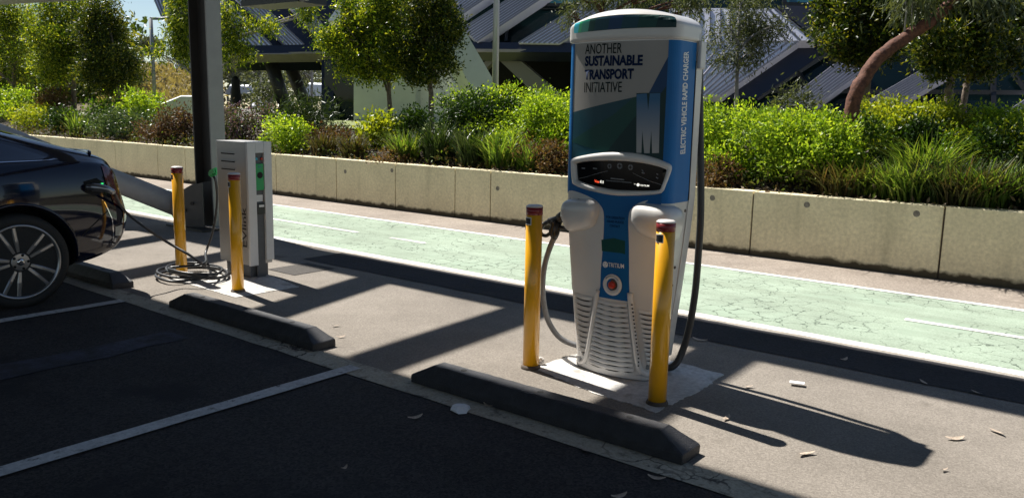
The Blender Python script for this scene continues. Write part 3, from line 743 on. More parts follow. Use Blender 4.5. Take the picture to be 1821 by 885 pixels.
# display: pale raised frame round a black screen
outer = smoothpoly(PX((1019, 290), (1022, 281), (1045, 275), (1075, 271), (1105, 270), (1135, 273), (1160, 279), (1182, 287), (1192, 293), (1191.5, 305), (1184, 330), (1179, 341), (1165, 346), (1125, 348), (1090, 347), (1050, 339), (1026, 330), (1021, 322)), 4)
inner = smoothpoly(PX((1027.5, 296), (1028.5, 290.5), (1048, 287), (1075, 286), (1105, 286.5), (1135, 289), (1160, 293.5), (1178, 298.5), (1184.5, 302), (1183.5, 310), (1178.5, 330), (1175, 336), (1160, 338.5), (1125, 338.5), (1090, 336.5), (1055, 329), (1032, 321.5), (1029, 315)), 4)
def offs(poly, t):
    c = Vector((sum(p[0] for p in poly)/len(poly), sum(p[1] for p in poly)/len(poly)))
    return [(c.x+(p[0]-c.x)*(1+t*.09/ max(.05, abs(p[0]-c.x)+.04)), c.y+(p[1]-c.y)*(1+t*.05/max(.03, abs(p[1]-c.y)+.02))) for p in poly]
def lerp_poly(a, b, t): return [(p[0]+(q[0]-p[0])*t, p[1]+(q[1]-p[1])*t) for p, q in zip(a, b)]
bm = bmesh.new(); rows = []
for t, h in ((0, 0), (.04, .012), (.18, .022), (.45, .026), (.78, .024), (.95, .016), (1., .004)):
    rows.append([bm.verts.new(Cpt(s, z, h)) for s, z in lerp_poly(outer, inner, t)])
n = len(rows[0])
for a, b in zip(rows, rows[1:]):
    for k in range(n): f = bm.faces.new((a[k], b[k], b[(k+1) % n], a[(k+1) % n]))
bmesh.ops.recalc_face_normals(bm, faces=bm.faces)
fr_ = part(ch, 'display_frame', bm, M['white'], True)
scr = part(ch, 'screen', wrap(flat(inner), .006), M['screen'])
def scr_decal(name, pts, m, off=.0068): return part(ch, name, wrap(flat(pts), off), m, parent=scr)
for x, y, r_ in ((1085, 295.5, .013), (1103, 295, .016), (1122, 297.5, .014)):
    c = px2s(x, y)
    scr_decal('screen_button', disc(c, r_), M['icon']); scr_decal('screen_button_mark', disc(c, r_*.45, 12), M['screen'], .0074)
    scr_decal('screen_button_mark', [(c[0]-r_*.9, c[1]-.0015), (c[0]+r_*.9, c[1]-.0015), (c[0]+r_*.9, c[1]+.0015), (c[0]-r_*.9, c[1]+.0015)], M['screen'], .0074)
    scr_decal('screen_button_mark', [(c[0]-.0015, c[1]-r_*.9), (c[0]+.0015, c[1]-r_*.9), (c[0]+.0015, c[1]+r_*.9), (c[0]-.0015, c[1]+r_*.9)], M['screen'], .0075)
def stroke(name, pts, wz, m):
    P = PX(*pts); return scr_decal(name, P + [(a, b-wz) for a, b in reversed(P)], m)
stroke('screen_line', [(1029, 317.5), (1045, 314), (1060, 309), (1082, 303.5)], .0022, M['icon'])
stroke('screen_line', [(1126, 307), (1140, 314), (1155, 321), (1178, 328.5)], .0022, M['icon'])
stroke('screen_bar', [(1087, 316), (1111, 318.5)], .006, M['icon'])
stroke('screen_window', [(1079, 320), (1124, 324)], .004, M['icon'])
for pts in (((1036, 298), (1042, 298.5)), ((1056, 298), (1063, 299)), ((1142, 301), (1145, 304)), ((1142, 306), (1147, 307)), ((1168, 308), (1171, 309)), ((1167, 314), (1171, 316))):
    stroke('screen_icon', pts, .006, M['icon'])
lettering('screen_lettering', 'Vee', (1058.5, 324), (1067, 325.3), .014, M['glowred'], .01, .0075, parent=scr)
lettering('screen_lettering', 'fil', (1068, 325.3), (1074.5, 326.2), .015, M['glowwhite'], .005, .0075, parent=scr)
lettering('screen_lettering', 'TRITIUM', (1139, 330.8), (1155, 331.8), .0085, M['glowwhite'], .02, .0075, parent=scr)
lettering('screen_lettering', 'by', (1128.5, 328), (1131.5, 328.3), .006, M['glowwhite'], .01, .0075, parent=scr)
scr_decal('screen_mark', disc(px2s(1135.5, 328.5), .008, 12), M['glowwhite'])

# two holster surrounds (raised white pods) that run down beside the blue centre
def pod(pts, name='holster_surround'):
    P = smoothpoly(PX(*pts), 3)
    bm = pillow(P, .020, .030)
    return part(ch, name, wrap(bm, .0005, ds=.018, dz=.03), M['white'], True)
podL = [(1013, 339), (1030, 342), (1055, 353), (1069, 366), (1074.5, 384), (1073, 430), (1069, 480), (1065, 519), (1041, 516), (1019, 516), (1015, 480), (1013, 420), (1011, 380), (1011, 350)]
pod(podL)
zR = px2s(1150, 355)[1]
def sR(px, py): return px2s(px, py)
PR = PX((1121, 530), (1119, 440), (1118, 388), (1123, 371), (1136, 361), (1153, 356))
PR += [(.20, .968), (.255, .966), (S_R+.05, .958), (S_R+.085, .935), (.335, .80), (.312, .60), (.275, .46), (.19, .455)]
bm = pillow(smoothpoly(PR, 3), .020, .030); part(ch, 'holster_surround', wrap(bm, .0005, ds=.018, dz=.03), M['white'], True)
def superblob(bm, c, rx, ry, rz, e=.55, shear=0., n=22, m_=16, flat_top=0.):
    sgn = lambda v, p: math.copysign(abs(v)**p, v)
    rows = []
    for j in range(m_+1):
        v = -math.pi/2 + math.pi*j/m_; row = []
        for i in range(n):
            u = 2*math.pi*i/n
            x = rx*sgn(math.cos(v), e)*sgn(math.cos(u), e); y = ry*sgn(math.cos(v), e)*sgn(math.sin(u), e); z = rz*sgn(math.sin(v), e)
            row.append(bm.verts.new((c[0]+x+shear*z, c[1]+y - .25*z*(1 if flat_top else 0), c[2]+z*(1 - .18*(x/rx)*flat_top))))
        rows.append(row)
    for a, b in zip(rows, rows[1:]):
        for k in range(n): f = bm.faces.new((a[k], a[(k+1) % n], b[(k+1) % n], b[k])); f.smooth = True
    bmesh.ops.remove_doubles(bm, verts=bm.verts, dist=1e-5)
    return bm
pL = onY(1034, 383, Y0+.0); pR = onY(1160, 394, Y0-.0)
def housing(pts, h, name):
    """rounded hand-piece housing that swells out of the surround"""
    P = smoothpoly(PX(*pts), 4); bm = flat(P)
    for fr, hh in ((.06, .35), (.14, .70), (.22, .92), (.25, 1.)):
        f = max(bm.faces, key=lambda f: f.calc_area()); bmesh.ops.inset_region(bm, faces=[f], thickness=.075*fr/.67, use_even_offset=True)
        for v in f.verts: v.co.z = h*hh
    zs_ = [v.co.y for v in bm.verts]; lo, hi = min(zs_), max(zs_)
    for v in bm.verts:
        k = (v.co.y-lo)/(hi-lo); v.co.z *= (.55 + .45*math.sin(math.pi*min(1, .25+k*.62)))
    return part(ch, name, wrap(bm, .016, ds=.015, dz=.015), M['white'], True)
def holster(c, rx, ry, rz, tilt, e=.5):
    bm = superblob(bmesh.new(), (0, 0, 0), rx, ry, rz, e)
    for v in bm.verts:
        x, y, z = v.co
        k = x/rx*tilt
        z2 = z*(1 - .16*k - (.10 if z < 0 else 0)) + .012*k - (.010 if z > 0 else 0)*(-k)
        y2 = y - .22*max(0, -z)*0 + .30*max(0, -z) if y < 0 else y
        v.co = Vector((c[0]+x*(1-.12*(z/rz < -.3)), c[1]+y2, c[2]+z2))
    return part(ch, 'holster', bm, M['white'], True)
hcL = onY(1033, 383, Y0+.0); holster((hcL.x, Y0+.045, hcL.z), .118, .115, .093, 1, .48)
hcR = onY(1163, 397, Y0-.0); holster((hcR.x, Y0+.035, hcR.z), .118, .115, .095, -1, .5)
bm = bmesh.new(); lathe(bm, [(.016, 0), (.016, .003)], 12, 'Z', (hcL.x, Y0-.01, hcL.z+.088)); part(ch, 'holster_lock', bm, M['collar'])

# emergency stop
ec = px2s(1089.5, 506); EC = Cpt(ec[0], ec[1], 0)
bm = bmesh.new(); lathe(bm, [(.058, 0), (.058, -.006), (.054, -.009), (.040, -.009), (.034, -.002), (.030, -.0015)], 32, 'Y', EC); es = part(ch, 'emergency_stop', bm, M['white'], False)
bm = bmesh.new(); lathe(bm, [(.031, -.0025), (.031, -.0030)], 24, 'Y', EC); part(ch, 'recess', bm, M['pad'] if False else M['collar'], parent=es)
bm = bmesh.new(); lathe(bm, [(.020, -.003), (.021, -.012), (.018, -.019), (.010, -.022)], 20, 'Y', EC); part(ch, 'button', bm, M['redbutton'], parent=es)
bm = text_bm('EMERGENCY STOP', .085, .007, .01)
for v in bm.verts:
    a_ = math.pi/2 + .95 - v.co.x/.085*1.9; r_ = .0445 + v.co.y
    v.co = Vector((EC.x + r_*math.cos(a_), EC.y-.0098, EC.z + r_*math.sin(a_)))
part(ch, 'button_lettering', bm, M['letternavy'], parent=es)

# louvred grille in three panels
def grille(cols, z0, z1, rows, lip=.010):
    """cols: list of (s at bottom, s at top) edges pairs per slot column"""
    g = bmesh.new(); sl_ = bmesh.new()
    for r_ in range(rows):
        zc = z0 + (z1-z0)*(r_+.5)/rows; hgt = (z1-z0)/rows; t = (zc-z0)/(z1-z0)
        lo_, hi_ = cols[0][0][0]+(cols[0][0][1]-cols[0][0][0])*t, cols[-1][1][0]+(cols[-1][1][1]-cols[-1][1][0])*t
        n = max(3, int((hi_-lo_)/.02))
        sec = [(-.42, 0.), (-.30, lip), (-.10, lip*1.05), (.40, .0015)]
        g_rows = [[g.verts.new(Cpt(lo_+(hi_-lo_)*i/n, zc+a*hgt - .012*math.cos((i/n-.5)*2.2), b+.001)) for i in range(n+1)] for a, b in sec]
        for a, b in zip(g_rows, g_rows[1:]):
            for i in range(n): f = g.faces.new((a[i], a[i+1], b[i+1], b[i])); f.smooth = True
        for (b0, t0), (b1, t1) in cols:
            s0 = b0+(t0-b0)*t; s1 = b1+(t1-b1)*t; k = max(2, int((s1-s0)/.02))
            if s1-s0 < .012: continue
            P0 = []; P1 = []
            for i in range(k+1):
                s = s0+(s1-s0)*i/k; u = (s-lo_)/(hi_-lo_); dz_ = -.012*math.cos((u-.5)*2.2); e_ = .2 if i in (0, k) else 0
                P0.append(sl_.verts.new(Cpt(s, zc+(-.62+e_*.6)*hgt+dz_, .0055))); P1.append(sl_.verts.new(Cpt(s, zc+(-.34-e_*.6)*hgt+dz_, .0125)))
            for i in range(k): sl_.faces.new((P0[i], P0[i+1], P1[i+1], P1[i]))
    gp = part(ch, 'grille', g, M['white']); part(ch, 'grille_slots', sl_, M['slot'], parent=gp)
    return gp
zl0, zl1 = px2s(1037, 628)[1], px2s(1037, 520)[1]
sA = lambda px, py: px2s(px, py)[0]
grille([((sA(1032, 625), sA(1024, 525)), (sA(1044, 630), sA(1055, 530)))], zl0+.02, zl1, 11, .008)
b = [sA(x, 668) for x in (1048, 1073, 1106, 1128)]; t_ = [sA(x, 535) for x in (1066, 1080, 1097, 1116)]
zc0, zc1 = .055, px2s(1090, 532)[1]
grille([((b[0], t_[0]), (b[1]-.006, t_[1]-.006)), ((b[1]+.006, t_[1]+.006), (b[2]-.006, t_[2]-.006)), ((b[2]+.006, t_[2]+.006), (b[3], t_[3]))], zc0, zc1, 14, .010)
grille([((sA(1150, 655), sA(1136, 545)), (sA(1172, 655), sA(1176, 545)))], .10, px2s(1150, 548)[1], 12, .008)
def rib(pts, r_, name='ridge'):
    P = [Cpt(*px2s(*p), off=.006) for p in pts]; return part(ch, name, tube(bmesh.new(), spline(P, 5), r_, 10), M['white'])
rib([(1064, 515), (1060, 545), (1054, 580), (1047, 620), (1041, 640), (1033, 643), (1030, 632)], .013)
rib([(1121, 520), (1124, 560), (1130, 610), (1137, 650), (1146, 664), (1158, 668)], .016)
bm = bmesh.new()
for k in range(17):
    t = k/16; c = px2s(1126+12*t, 540+108*t); P = Cpt(c[0], c[1], .0225); bx(bm, P.x-.004, P.x+.004, P.y-.001, P.y+.001, P.z-.004, P.z+.004)
part(ch, 'vent_dots', bm, M['slot'])
for px, py in ((1039, 628), (1151, 652)):
    P = Cpt(*px2s(px, py), off=.002); part(ch, 'screw', lathe(bmesh.new(), [(.014, -.002), (.012, -.006), (.005, -.006)], 12, 'Y', P), M['steelgrey'])
for y_, z_ in ((Y0+.20, .93), (Y0+.21, .62), (Y0+.21, .52)):
    w_ = interp(WT, z_); bm = bmesh.new(); lathe(bm, [(.009, w_+.021 if z_ > .9 else w_), (.008, w_+.024 if z_ > .9 else w_+.004)], 10, 'X', (CX, y_, z_)); part(ch, 'side_screw', bm, M['collar'])
part(ch, 'plinth', shell([.010, .022, .036], .012), M['white'])
# dark side gap on the lower right side
P = [Vector((CX+interp(WT, z)+.002, Y0+.135, z)) for z in (.12, .3, .5, .68)]
bm = tube(bmesh.new(), P, .006, 8); part(ch, 'side_slot', bm, M['slot'])
# left cable with its black hand piece
hnd = bmesh.new()
def Hp(x, y, Y=Y0+.07): return onY(x, y, Y)
tube(hnd, spline([Hp(1003, 387), Hp(990, 390), Hp(975, 394), Hp(969, 398)], 5), [.024]*5+[.02]*5+[.013]*5+[.012], 10)
tube(hnd, spline([Hp(968, 397), Hp(963, 405), Hp(961, 411), Hp(964, 417), Hp(971, 419), Hp(978, 415)], 4), .011, 8)
tube(hnd, spline([Hp(986, 392), Hp(985, 402), Hp(981, 412), Hp(984, 420)], 4), [.024]*4+[.02]*4+[.017]*4+[.016], 10)
tube(hnd, [Hp(1006, 380), Hp(994, 388)], [.028, .026], 12); tube(hnd, [Hp(990, 404), Hp(1008, 406)], .012, 8)
tube(hnd, [Hp(992, 392), Hp(988, 416), Hp(986, 424)], [.026, .022, .016], 10)
c1 = part(ch, 'charging_cable', tube(bmesh.new(), spline([Hp(986, 421), Hp(978, 440), Hp(970, 465), Hp(965.5, 495), Hp(966, 530, Y0+.10), Hp(973, 565, Y0+.14), Hp(988, 592, Y0+.17), Hp(1005, 606, Y0+.19), Hp(1032, 616, Y0+.21)], 8), .0165, 12), M['cablegrey'])
h_ = part(ch, 'hand_piece', hnd, M['black'], parent=c1)
# right cable hanging from the bracket
q = [onY(1242, 88, Y0+DEP-.01), onY(1244, 130, Y0+.36), onY(1244.5, 200, Y0+.37), onY(1246, 300, Y0+.38), onY(1246, 380, Y0+.38), onY(1242, 450, Y0+.38), onY(1236, 520, Y0+.37), onY(1225, 585, Y0+.36), onY(1211, 630, Y0+.34), onY(1198, 650, Y0+.30), onY(1180, 655, Y0+.28)]
part(ch, 'charging_cable', tube(bmesh.new(), spline(q, 8), .0195, 14), M['cable'])

# ================================================================== SMALL CHARGING POST
ev = thing('charging_post', 'small brushed aluminium charging post with green socket panel and black lettering', 'charger', (-6.11, 4.01, 0))
EX0, EX1, EY0, EY1, EZ0, EZ1 = -6.33, -5.90, 3.895, 4.125, .115, 1.14
e1 = part(ev, 'casing', bx(bmesh.new(), EX0, EX1-.004, EY0, EY1, EZ0, EZ1, .006), M['casing'])
part(ev, 'pedestal', bx(bmesh.new(), EX0+.05, EX1-.035, EY0+.03, EY1-.025, 0, EZ0+.02), M['pedestal'])
ya, yb = EY0+.075, EY1-.072
part(ev, 'end_cheek', bx(bmesh.new(), EX1-.003, EX1+.024, EY0-.001, ya, EZ0-.004, EZ1+.001, .004), M['casinglight'])
part(ev, 'end_cheek', bx(bmesh.new(), EX1-.003, EX1+.024, yb, EY1+.001, EZ0+.03, EZ1+.001, .004), M['casinglight'])
part(ev, 'end_cheek', bx(bmesh.new(), EX1-.003, EX1+.023, ya+.001, yb-.001, 1.05, EZ1, .003), M['casinglight'])
part(ev, 'channel', bx(bmesh.new(), EX1-.003, EX1+.002, ya+.001, yb-.001, .0, 1.049), M['pedestal'])
so_ = part(ev, 'socket_panel', bx(bmesh.new(), EX1+.002, EX1+.018, ya+.004, yb-.004, .74, .96, .006), M['socketgreen'])
bm = bmesh.new(); lathe(bm, [(.027, EX1+.018), (.027, EX1+.020)], 20, 'X', (0, (ya+yb)/2, .865)); part(ev, 'socket', bm, M['slot'], parent=so_).location = Vector((0, 0, 0))
bm = bx(bmesh.new(), EX1+.018, EX1+.0195, ya+.025, yb-.025, .925, .945); part(ev, 'display', bm, M['ledgreen'] if False else M['green2'], parent=so_)
for (dy, mk) in ((.016, 'cyan'), (.068, 'redbutton')):
    bm = bmesh.new(); lathe(bm, [(.011, EX1+.002), (.011, EX1+.014), (.007, EX1+.017)], 14, 'X', (0, ya+dy, 1.0)); part(ev, 'push_button', bm, M[mk])
part(ev, 'label', bx(bmesh.new(), EX1+.002, EX1+.005, ya+.005, yb-.012, .645, .70), M['paper'])
part(ev, 'lower_socket', bx(bmesh.new(), EX1+.002, EX1+.022, ya+.005, yb-.008, .54, .63, .004), M['black'])
part(ev, 'label', bx(bmesh.new(), EX1+.022, EX1+.0235, ya+.022, yb-.012, .60, .618), M['paper'])
for z_ in (1.035, .97, .905):
    part(ev, 'vent', bx(bmesh.new(), EX0+.07, EX0+.27, EY0-.0015, EY0+.01, z_-.006, z_+.004), M['slot'])
    part(ev, 'vent_lip', bx(bmesh.new(), EX0+.07, EX0+.27, EY0-.008, EY0+.002, z_+.005, z_+.009), M['casing'])
bm = text_bm('EVlink', .335, .060, .012)
for v in bm.verts: v.co = Vector((EX1-.022 - v.co.y + .0, EY0-.002, .265 + v.co.x))
part(ev, 'lettering', bm, M['letterblack'])

# ------------------------------------------------------------------ cable from the post to the car (rests on the ground, plugged in at both ends)
cb = thing('car_charging_cable', 'dark charging cable coiled around a yellow bollard and plugged into the black car', 'cable', (-6.3, 3.6, 0))
cc = Vector((-6.30, 3.60, 0))
plug = onX(172, 336, -6.11)
pth = [plug+Vector((.05, .10, -.03)), onY(222, 375, 3.05), onY(262, 407, 3.2), onY(300, 432, 3.35), onY(335, 452, 3.42)]
nxt = [onY(362, 472, 3.50), gnd(385, 489, .03)]
loop = []
a0 = -.5
for k in range(1, 3*12+4):
    a_ = a0 - 2*math.pi*k/12
    rr = .285 + .035*math.sin(k*.9) - .012*(k//12)
    loop.append(Vector((cc.x + rr*1.12*math.cos(a_), cc.y + rr*math.sin(a_)*.86 + .02*(k//12), .02 + .018*(k//12) + .012*abs(math.sin(k*.7)))))
end = [gnd(352, 470, .12)+Vector((0, .05, 0)), onY(366, 448, 3.95), onY(379, 410, 4.0), onY(386, 360, 4.02), onY(384, 325, 4.02), onY(379, 312, 4.02)]
part(cb, 'cable', tube(bmesh.new(), spline(pth+nxt+loop+end, 7), .0108, 9), M['cable'])
g0 = onY(386, 303, 4.01); g1 = onY(374, 309, 4.02)
bm = bmesh.new(); beam('', g0, g1+Vector((.0, 0, -.005)), .05, .06, None, None, bm); bmesh.ops.bevel(bm, geom=bm.edges[:], offset=.014, segments=2, affect='EDGES')
part(cb, 'post_connector', bm, M['socketgreen'])
bm = bmesh.new(); tube(bm, spline([plug+Vector((-.06, -.04, .012)), plug+Vector((0, 0, .012)), plug+Vector((.045, .05, .0)), plug+Vector((.05, .105, -.03))], 5), [.022]*3+[.030]*5+[.026]*4+[.022]*3+[.014], 14)
part(cb, 'car_connector', bm, M['rim'])

# ================================================================== CARS
def build_car(label, paint, loc):
    t = thing('parked_car', label, 'car', loc)
    T = dict(
      y=[-1.93,-1.86,-1.60,-1.20,-.70,-.20, .30, .90,1.50,2.00,2.40,2.70,2.86,2.97,3.03,3.05],
      w=[ .60, .74, .87, .935,.955,.955,.955,.960,.968,.972,.966,.950,.925,.88, .80, .70],
      zb=[.34,.24, .18, .16, .16, .16, .16, .16, .16, .17, .19, .22, .25, .29, .36, .46],
      zs=[.50,.58, .70, .80, .86, .90, .92, .94, .965,.985,1.0,1.0,.985,.94, .86, .74],
      wr=[.45,.60, .70, .74, .72, .60, .57, .57, .58, .60, .64, .70, .72, .70, .62, .52],
      zt=[.56,.66, .77, .86, .93,1.13,1.36,1.44,1.42,1.335,1.215,1.115,1.065,1.02,.91, .78])
    bm = bmesh.new(); rows = []
    for i, y in enumerate(T['y']):
        w_, zb, zs, wr, zt = (T[k][i] for k in ('w', 'zb', 'zs', 'wr', 'zt'))
        cab = min(1, max(0, (zt-zs-.08)/.25))
        half = [(0, zb), (.60*w_, zb), (.90*w_, zb+.015), (.965*w_, zb+.07), (.992*w_, zb+(zs-zb)*.38), (1.0*w_, zb+(zs-zb)*.62), (.985*w_, zb+(zs-zb)*.86), (.945*w_, zs),
                (.945*w_+(wr-.945*w_)*(.18), zs+(zt-zs)*.10*(1+0*cab)), (.945*w_+(wr-.945*w_)*.62, zs+(zt-zs)*.60), (wr, zt-.035*(.4+.6*cab)), (.55*wr, zt-.006), (0, zt)]
        pts = half + [(-a, b) for a, b in reversed(half[1:-1])]
        row = []
        for a, b in pts:
            dy = 0
            if y > 2.6: dy = .06*math.exp(-((b-.54)/.16)**2)*((y-2.6)/.45) - .07*max(0, (.36-b)/.2)*((y-2.6)/.45) + .03*math.exp(-((b-1.03)/.05)**2)*((y-2.6)/.45)
            row.append(bm.verts.new((a, y+dy, b)))
        rows.append(row)
    n = len(rows[0])
    for a, b in zip(rows, rows[1:]):
        for k in range(n): bm.faces.new((a[k], a[(k+1) % n], b[(k+1) % n], b[k]))
    bm.faces.new(list(reversed(rows[0]))); bm.faces.new(rows[-1])
    bmesh.ops.recalc_face_normals(bm, faces=bm.faces)
    body = obj('body', bm, [paint, M['dark']], t)
    sm = body.modifiers.new('s', 'SUBSURF'); sm.levels = 2; sm.render_levels = 2
    cutters = []
    for yy in (2.23, -.73):
        cb_ = obj('cut', lathe(bmesh.new(), [(.392, -1.3), (.392, -.62)], 40, 'X', (0, yy, .325)), M['dark']); cutters.append(cb_)
        cb_ = obj('cut', lathe(bmesh.new(), [(.392, .62), (.392, 1.3)], 40, 'X', (0, yy, .325)), M['dark']); cutters.append(cb_)
    for c in cutters:
        c.location = loc; md = body.modifiers.new('b', 'BOOLEAN'); md.object = c; md.operation = 'DIFFERENCE'; md.solver = 'EXACT'
    bpy.context.view_layer.update()
    dg = bpy.context.evaluated_depsgraph_get()
    me = bpy.data.meshes.new_from_object(body.evaluated_get(dg))
    body.modifiers.clear(); old = body.data; body.data = me; bpy.data.meshes.remove(old)
    for c in cutters: bpy.data.objects.remove(c)
    me.materials.clear(); me.materials.append(paint); me.materials.append(M['dark'])
    for p in me.polygons:
        c = p.center; p.use_smooth = True; p.material_index = 0
        for yy in (2.23, -.73):
            r_ = math.hypot(c.y-yy, c.z-.325)
            if abs(c.x) < .99 and r_ < .398 and (abs(p.normal.x) > .9 and abs(c.x) < .68 or abs(r_-.392) < .006 and abs(p.normal.x) < .35): p.material_index = 1
        if c.z < .20 and p.normal.z < -.6: p.material_index = 1
    smooth_by_angle(body, 38)
    bm = bmesh.new(); bm.from_mesh(me); tree = BVHTree.FromBMesh(bm); bm.free()
    def side(name, pts, m, off=.004, sx=1, seg=.04, parent=None, h=0.):
        """polygon of (y, z) laid on the flank seen from +x (sx=1) or -x"""
        b = bmesh.new(); f = b.faces.new([b.verts.new((p[0], p[1], 0)) for p in pts])
        ss = [p[0] for p in pts]; zz = [p[1] for p in pts]
        for lo, hi, nrm in ((min(ss), max(ss), (1, 0, 0)), (min(zz), max(zz), (0, 1, 0))):
            k = int((hi-lo)/seg)
            for i in range(k):
                c = lo+(hi-lo)*(i+1)/(k+1); bmesh.ops.bisect_plane(b, geom=b.verts[:]+b.edges[:]+b.faces[:], plane_co=tuple(c*q for q in nrm), plane_no=nrm)
        bmesh.ops.triangulate(b, faces=[f for f in b.faces if len(f.verts) > 4])
        miss = []
        for v in b.verts:
            h_, nn, _, _ = tree.ray_cast(Vector((2*sx, v.co.x, v.co.y)), Vector((-sx, 0, 0)))
            if h_: v.co = h_ + nn*off
            else: miss.append(v)
        if miss: bmesh.ops.delete(b, geom=miss, context='VERTS')
        for f in b.faces: f.smooth = True
        bmesh.ops.recalc_face_normals(b, faces=b.faces)
        return obj(name, b, m, parent or t)
    def topd(name, pts, m, off=.004, seg=.06, ay='z'):
        b = bmesh.new(); b.faces.new([b.verts.new((p[0], p[1], 0)) for p in pts])
        for ax in (0, 1):
            vv = [p[ax] for p in pts]; lo, hi = min(vv), max(vv); k = int((hi-lo)/seg); nrm = (1, 0, 0) if ax == 0 else (0, 1, 0)
            for i in range(k):
                c = lo+(hi-lo)*(i+1)/(k+1); bmesh.ops.bisect_plane(b, geom=b.verts[:]+b.edges[:]+b.faces[:], plane_co=tuple(c*q for q in nrm), plane_no=nrm)
        bmesh.ops.triangulate(b, faces=[f for f in b.faces if len(f.verts) > 4])
        for v in b.verts:
            h_, nn, _, _ = tree.ray_cast(Vector((v.co.x, v.co.y, 3)), Vector((0, 0, -1)))
            v.co = (h_ + nn*off) if h_ else Vector((v.co.x, v.co.y, 1))
        for f in b.faces: f.smooth = True
        return obj(name, b, m, t)
    topd('rear_window', [(-.50, 1.62), (.50, 1.62), (.58, 2.35), (.50, 2.52), (-.50, 2.52), (-.58, 2.35)], M['carglass'])
    topd('windscreen', [(-.60, -.42), (.60, -.42), (.52, .28), (-.52, .28)], M['carglass'])
    topd('roof_glass', [(-.48, .45), (.48, .45), (.48, 1.5), (-.48, 1.5)], M['carglass'])
    for sx in (1, -1):
        side('side_window', [(-.35, .985), (.25, 1.27), (.55, 1.335), (.75, 1.345), (.75, .985)], M['carglass'], sx=sx)
        side('side_window', [(.80, .985), (.80, 1.345), (1.2, 1.345), (1.62, 1.30), (1.70, 1.0)], M['carglass'], sx=sx)
        side('quarter_window', [(1.75, 1.0), (1.68, 1.285), (2.0, 1.215), (2.35, 1.10), (2.50, 1.035), (2.46, 1.025)], M['carglass'], sx=sx)
        side('window_trim', [(-.4, .972), (2.50, 1.014), (2.58, 1.026), (2.50, 1.019), (-.4, .977)], M['chrome'], sx=sx, off=.006)
        side('tail_light', [(2.86, .965), (2.945, .94), (2.985, .80), (2.99, .68), (2.93, .66), (2.87, .84)], M['tail'], sx=sx, off=.006, seg=.02)
        side('reflector', [(2.93, .50), (3.00, .51), (2.995, .42), (2.93, .43)], M['lens'], sx=sx, off=.004, seg=.02)
        side('lamp_trim', [(2.84, .70), (2.90, .56), (2.91, .40), (2.918, .40), (2.908, .56), (2.85, .70)], M['chrome'], sx=sx, off=.004, seg=.02)
        side('bumper_gap', [(2.66, .47), (2.90, .66), (2.90, .652), (2.665, .462)], M['dark'], sx=sx, off=.0015, seg=.03)
        side('door_gap', [(.775, .30), (.785, .30), (.785, .97), (.775, .97)], M['dark'], sx=sx, off=.0015)
        side('door_gap', [(1.78, .55), (1.79, .55), (1.80, .97), (1.79, .97)], M['dark'], sx=sx, off=.0015)
        side('sill', [(-.30, .19), (1.80, .19), (1.80, .27), (-.30, .27)], M['dark'], sx=sx, off=.004)
        side('headlight', [(-1.75, .62), (-1.45, .72), (-1.25, .73), (-1.5, .60)], M['lens'], sx=sx)
        for yy in (2.23, -.73):
            b = bmesh.new(); A = [math.pi*(-.04+1.08*k/24) for k in range(25)]; P = []
            for a_ in A:
                y_, z_ = yy+.402*math.cos(a_), .325+.402*math.sin(a_)
                h_, nn, _, _ = tree.ray_cast(Vector((2*sx, y_, max(z_, .2))), Vector((-sx, 0, 0))); P.append(Vector(((h_.x if h_ else .95*sx), y_, z_)))
            tube(b, P, .013, 8); obj('arch_lip', b, paint, t)
        for yy in (2.23, -.73):
            X0 = .955*sx; wh = bmesh.new(); r_ = .335
            lathe(wh, [(.245, -.11), (.30, -.115), (.325, -.10), (r_, -.06), (r_, .06), (.325, .10), (.30, .112), (.262, .112), (.255, .10)], 48, 'X', (X0-.10*sx, yy, r_-.01))
            wt = obj('wheel', wh, M['rubber'], t)
            rm = bmesh.new(); C_ = Vector((X0-.10*sx, yy, r_-.01))
            for pr in ([(.262, .085), (.265, .114), (.252, .118), (.243, .105), (.236, .06), (.233, -.08)],):
                ringv = []
                for r0, h in pr:
                    ringv.append([rm.verts.new(C_+Vector((h*sx, math.cos(2*math.pi*k/48)*r0, math.sin(2*math.pi*k/48)*r0))) for k in range(48)])
                for a, b2 in zip(ringv, ringv[1:]):
                    for k in range(48): f = rm.faces.new((a[k], a[(k+1) % 48], b2[(k+1) % 48], b2[k])); f.smooth = True
            for k in range(5):
                for da in (-.20, .20):
                    a_ = math.pi/2 + 2*math.pi*k/5 + .32; a1 = a_+da; a0 = a_+da*.95
                    pA = C_+Vector((.098*sx, math.cos(a0)*.05, math.sin(a0)*.05)); pB = C_+Vector((.104*sx, math.cos(a1)*.243, math.sin(a1)*.243))
                    tn = Vector((0, -math.sin(a1), math.cos(a1)))
                    for (q0, q1, hw0, hw1, x0, x1) in ((pA, pB, .021, .018, 0, 0),):
                        vv = []
                        for q, hw in ((q0, hw0), ((q0+q1)/2 + Vector((.006*sx, 0, 0)), hw0*.8), (q1, hw1)):
                            vv.append([rm.verts.new(q+tn*hw+Vector((-.008*sx, 0, 0))), rm.verts.new(q+tn*hw*.45), rm.verts.new(q-tn*hw*.45), rm.verts.new(q-tn*hw+Vector((-.008*sx, 0, 0))), rm.verts.new(q-tn*hw+Vector((-.045*sx, 0, 0))), rm.verts.new(q+tn*hw+Vector((-.045*sx, 0, 0)))])
                        for a, b2 in zip(vv, vv[1:]):
                            for j in range(6): rm.faces.new((a[j], a[(j+1) % 6], b2[(j+1) % 6], b2[j]))
            hub = [(.068, .06), (.066, .095), (.058, .102), (.03, .104)]
            hv = [[rm.verts.new(C_+Vector((h*sx, math.cos(2*math.pi*k/24)*r0, math.sin(2*math.pi*k/24)*r0))) for k in range(24)] for r0, h in hub]
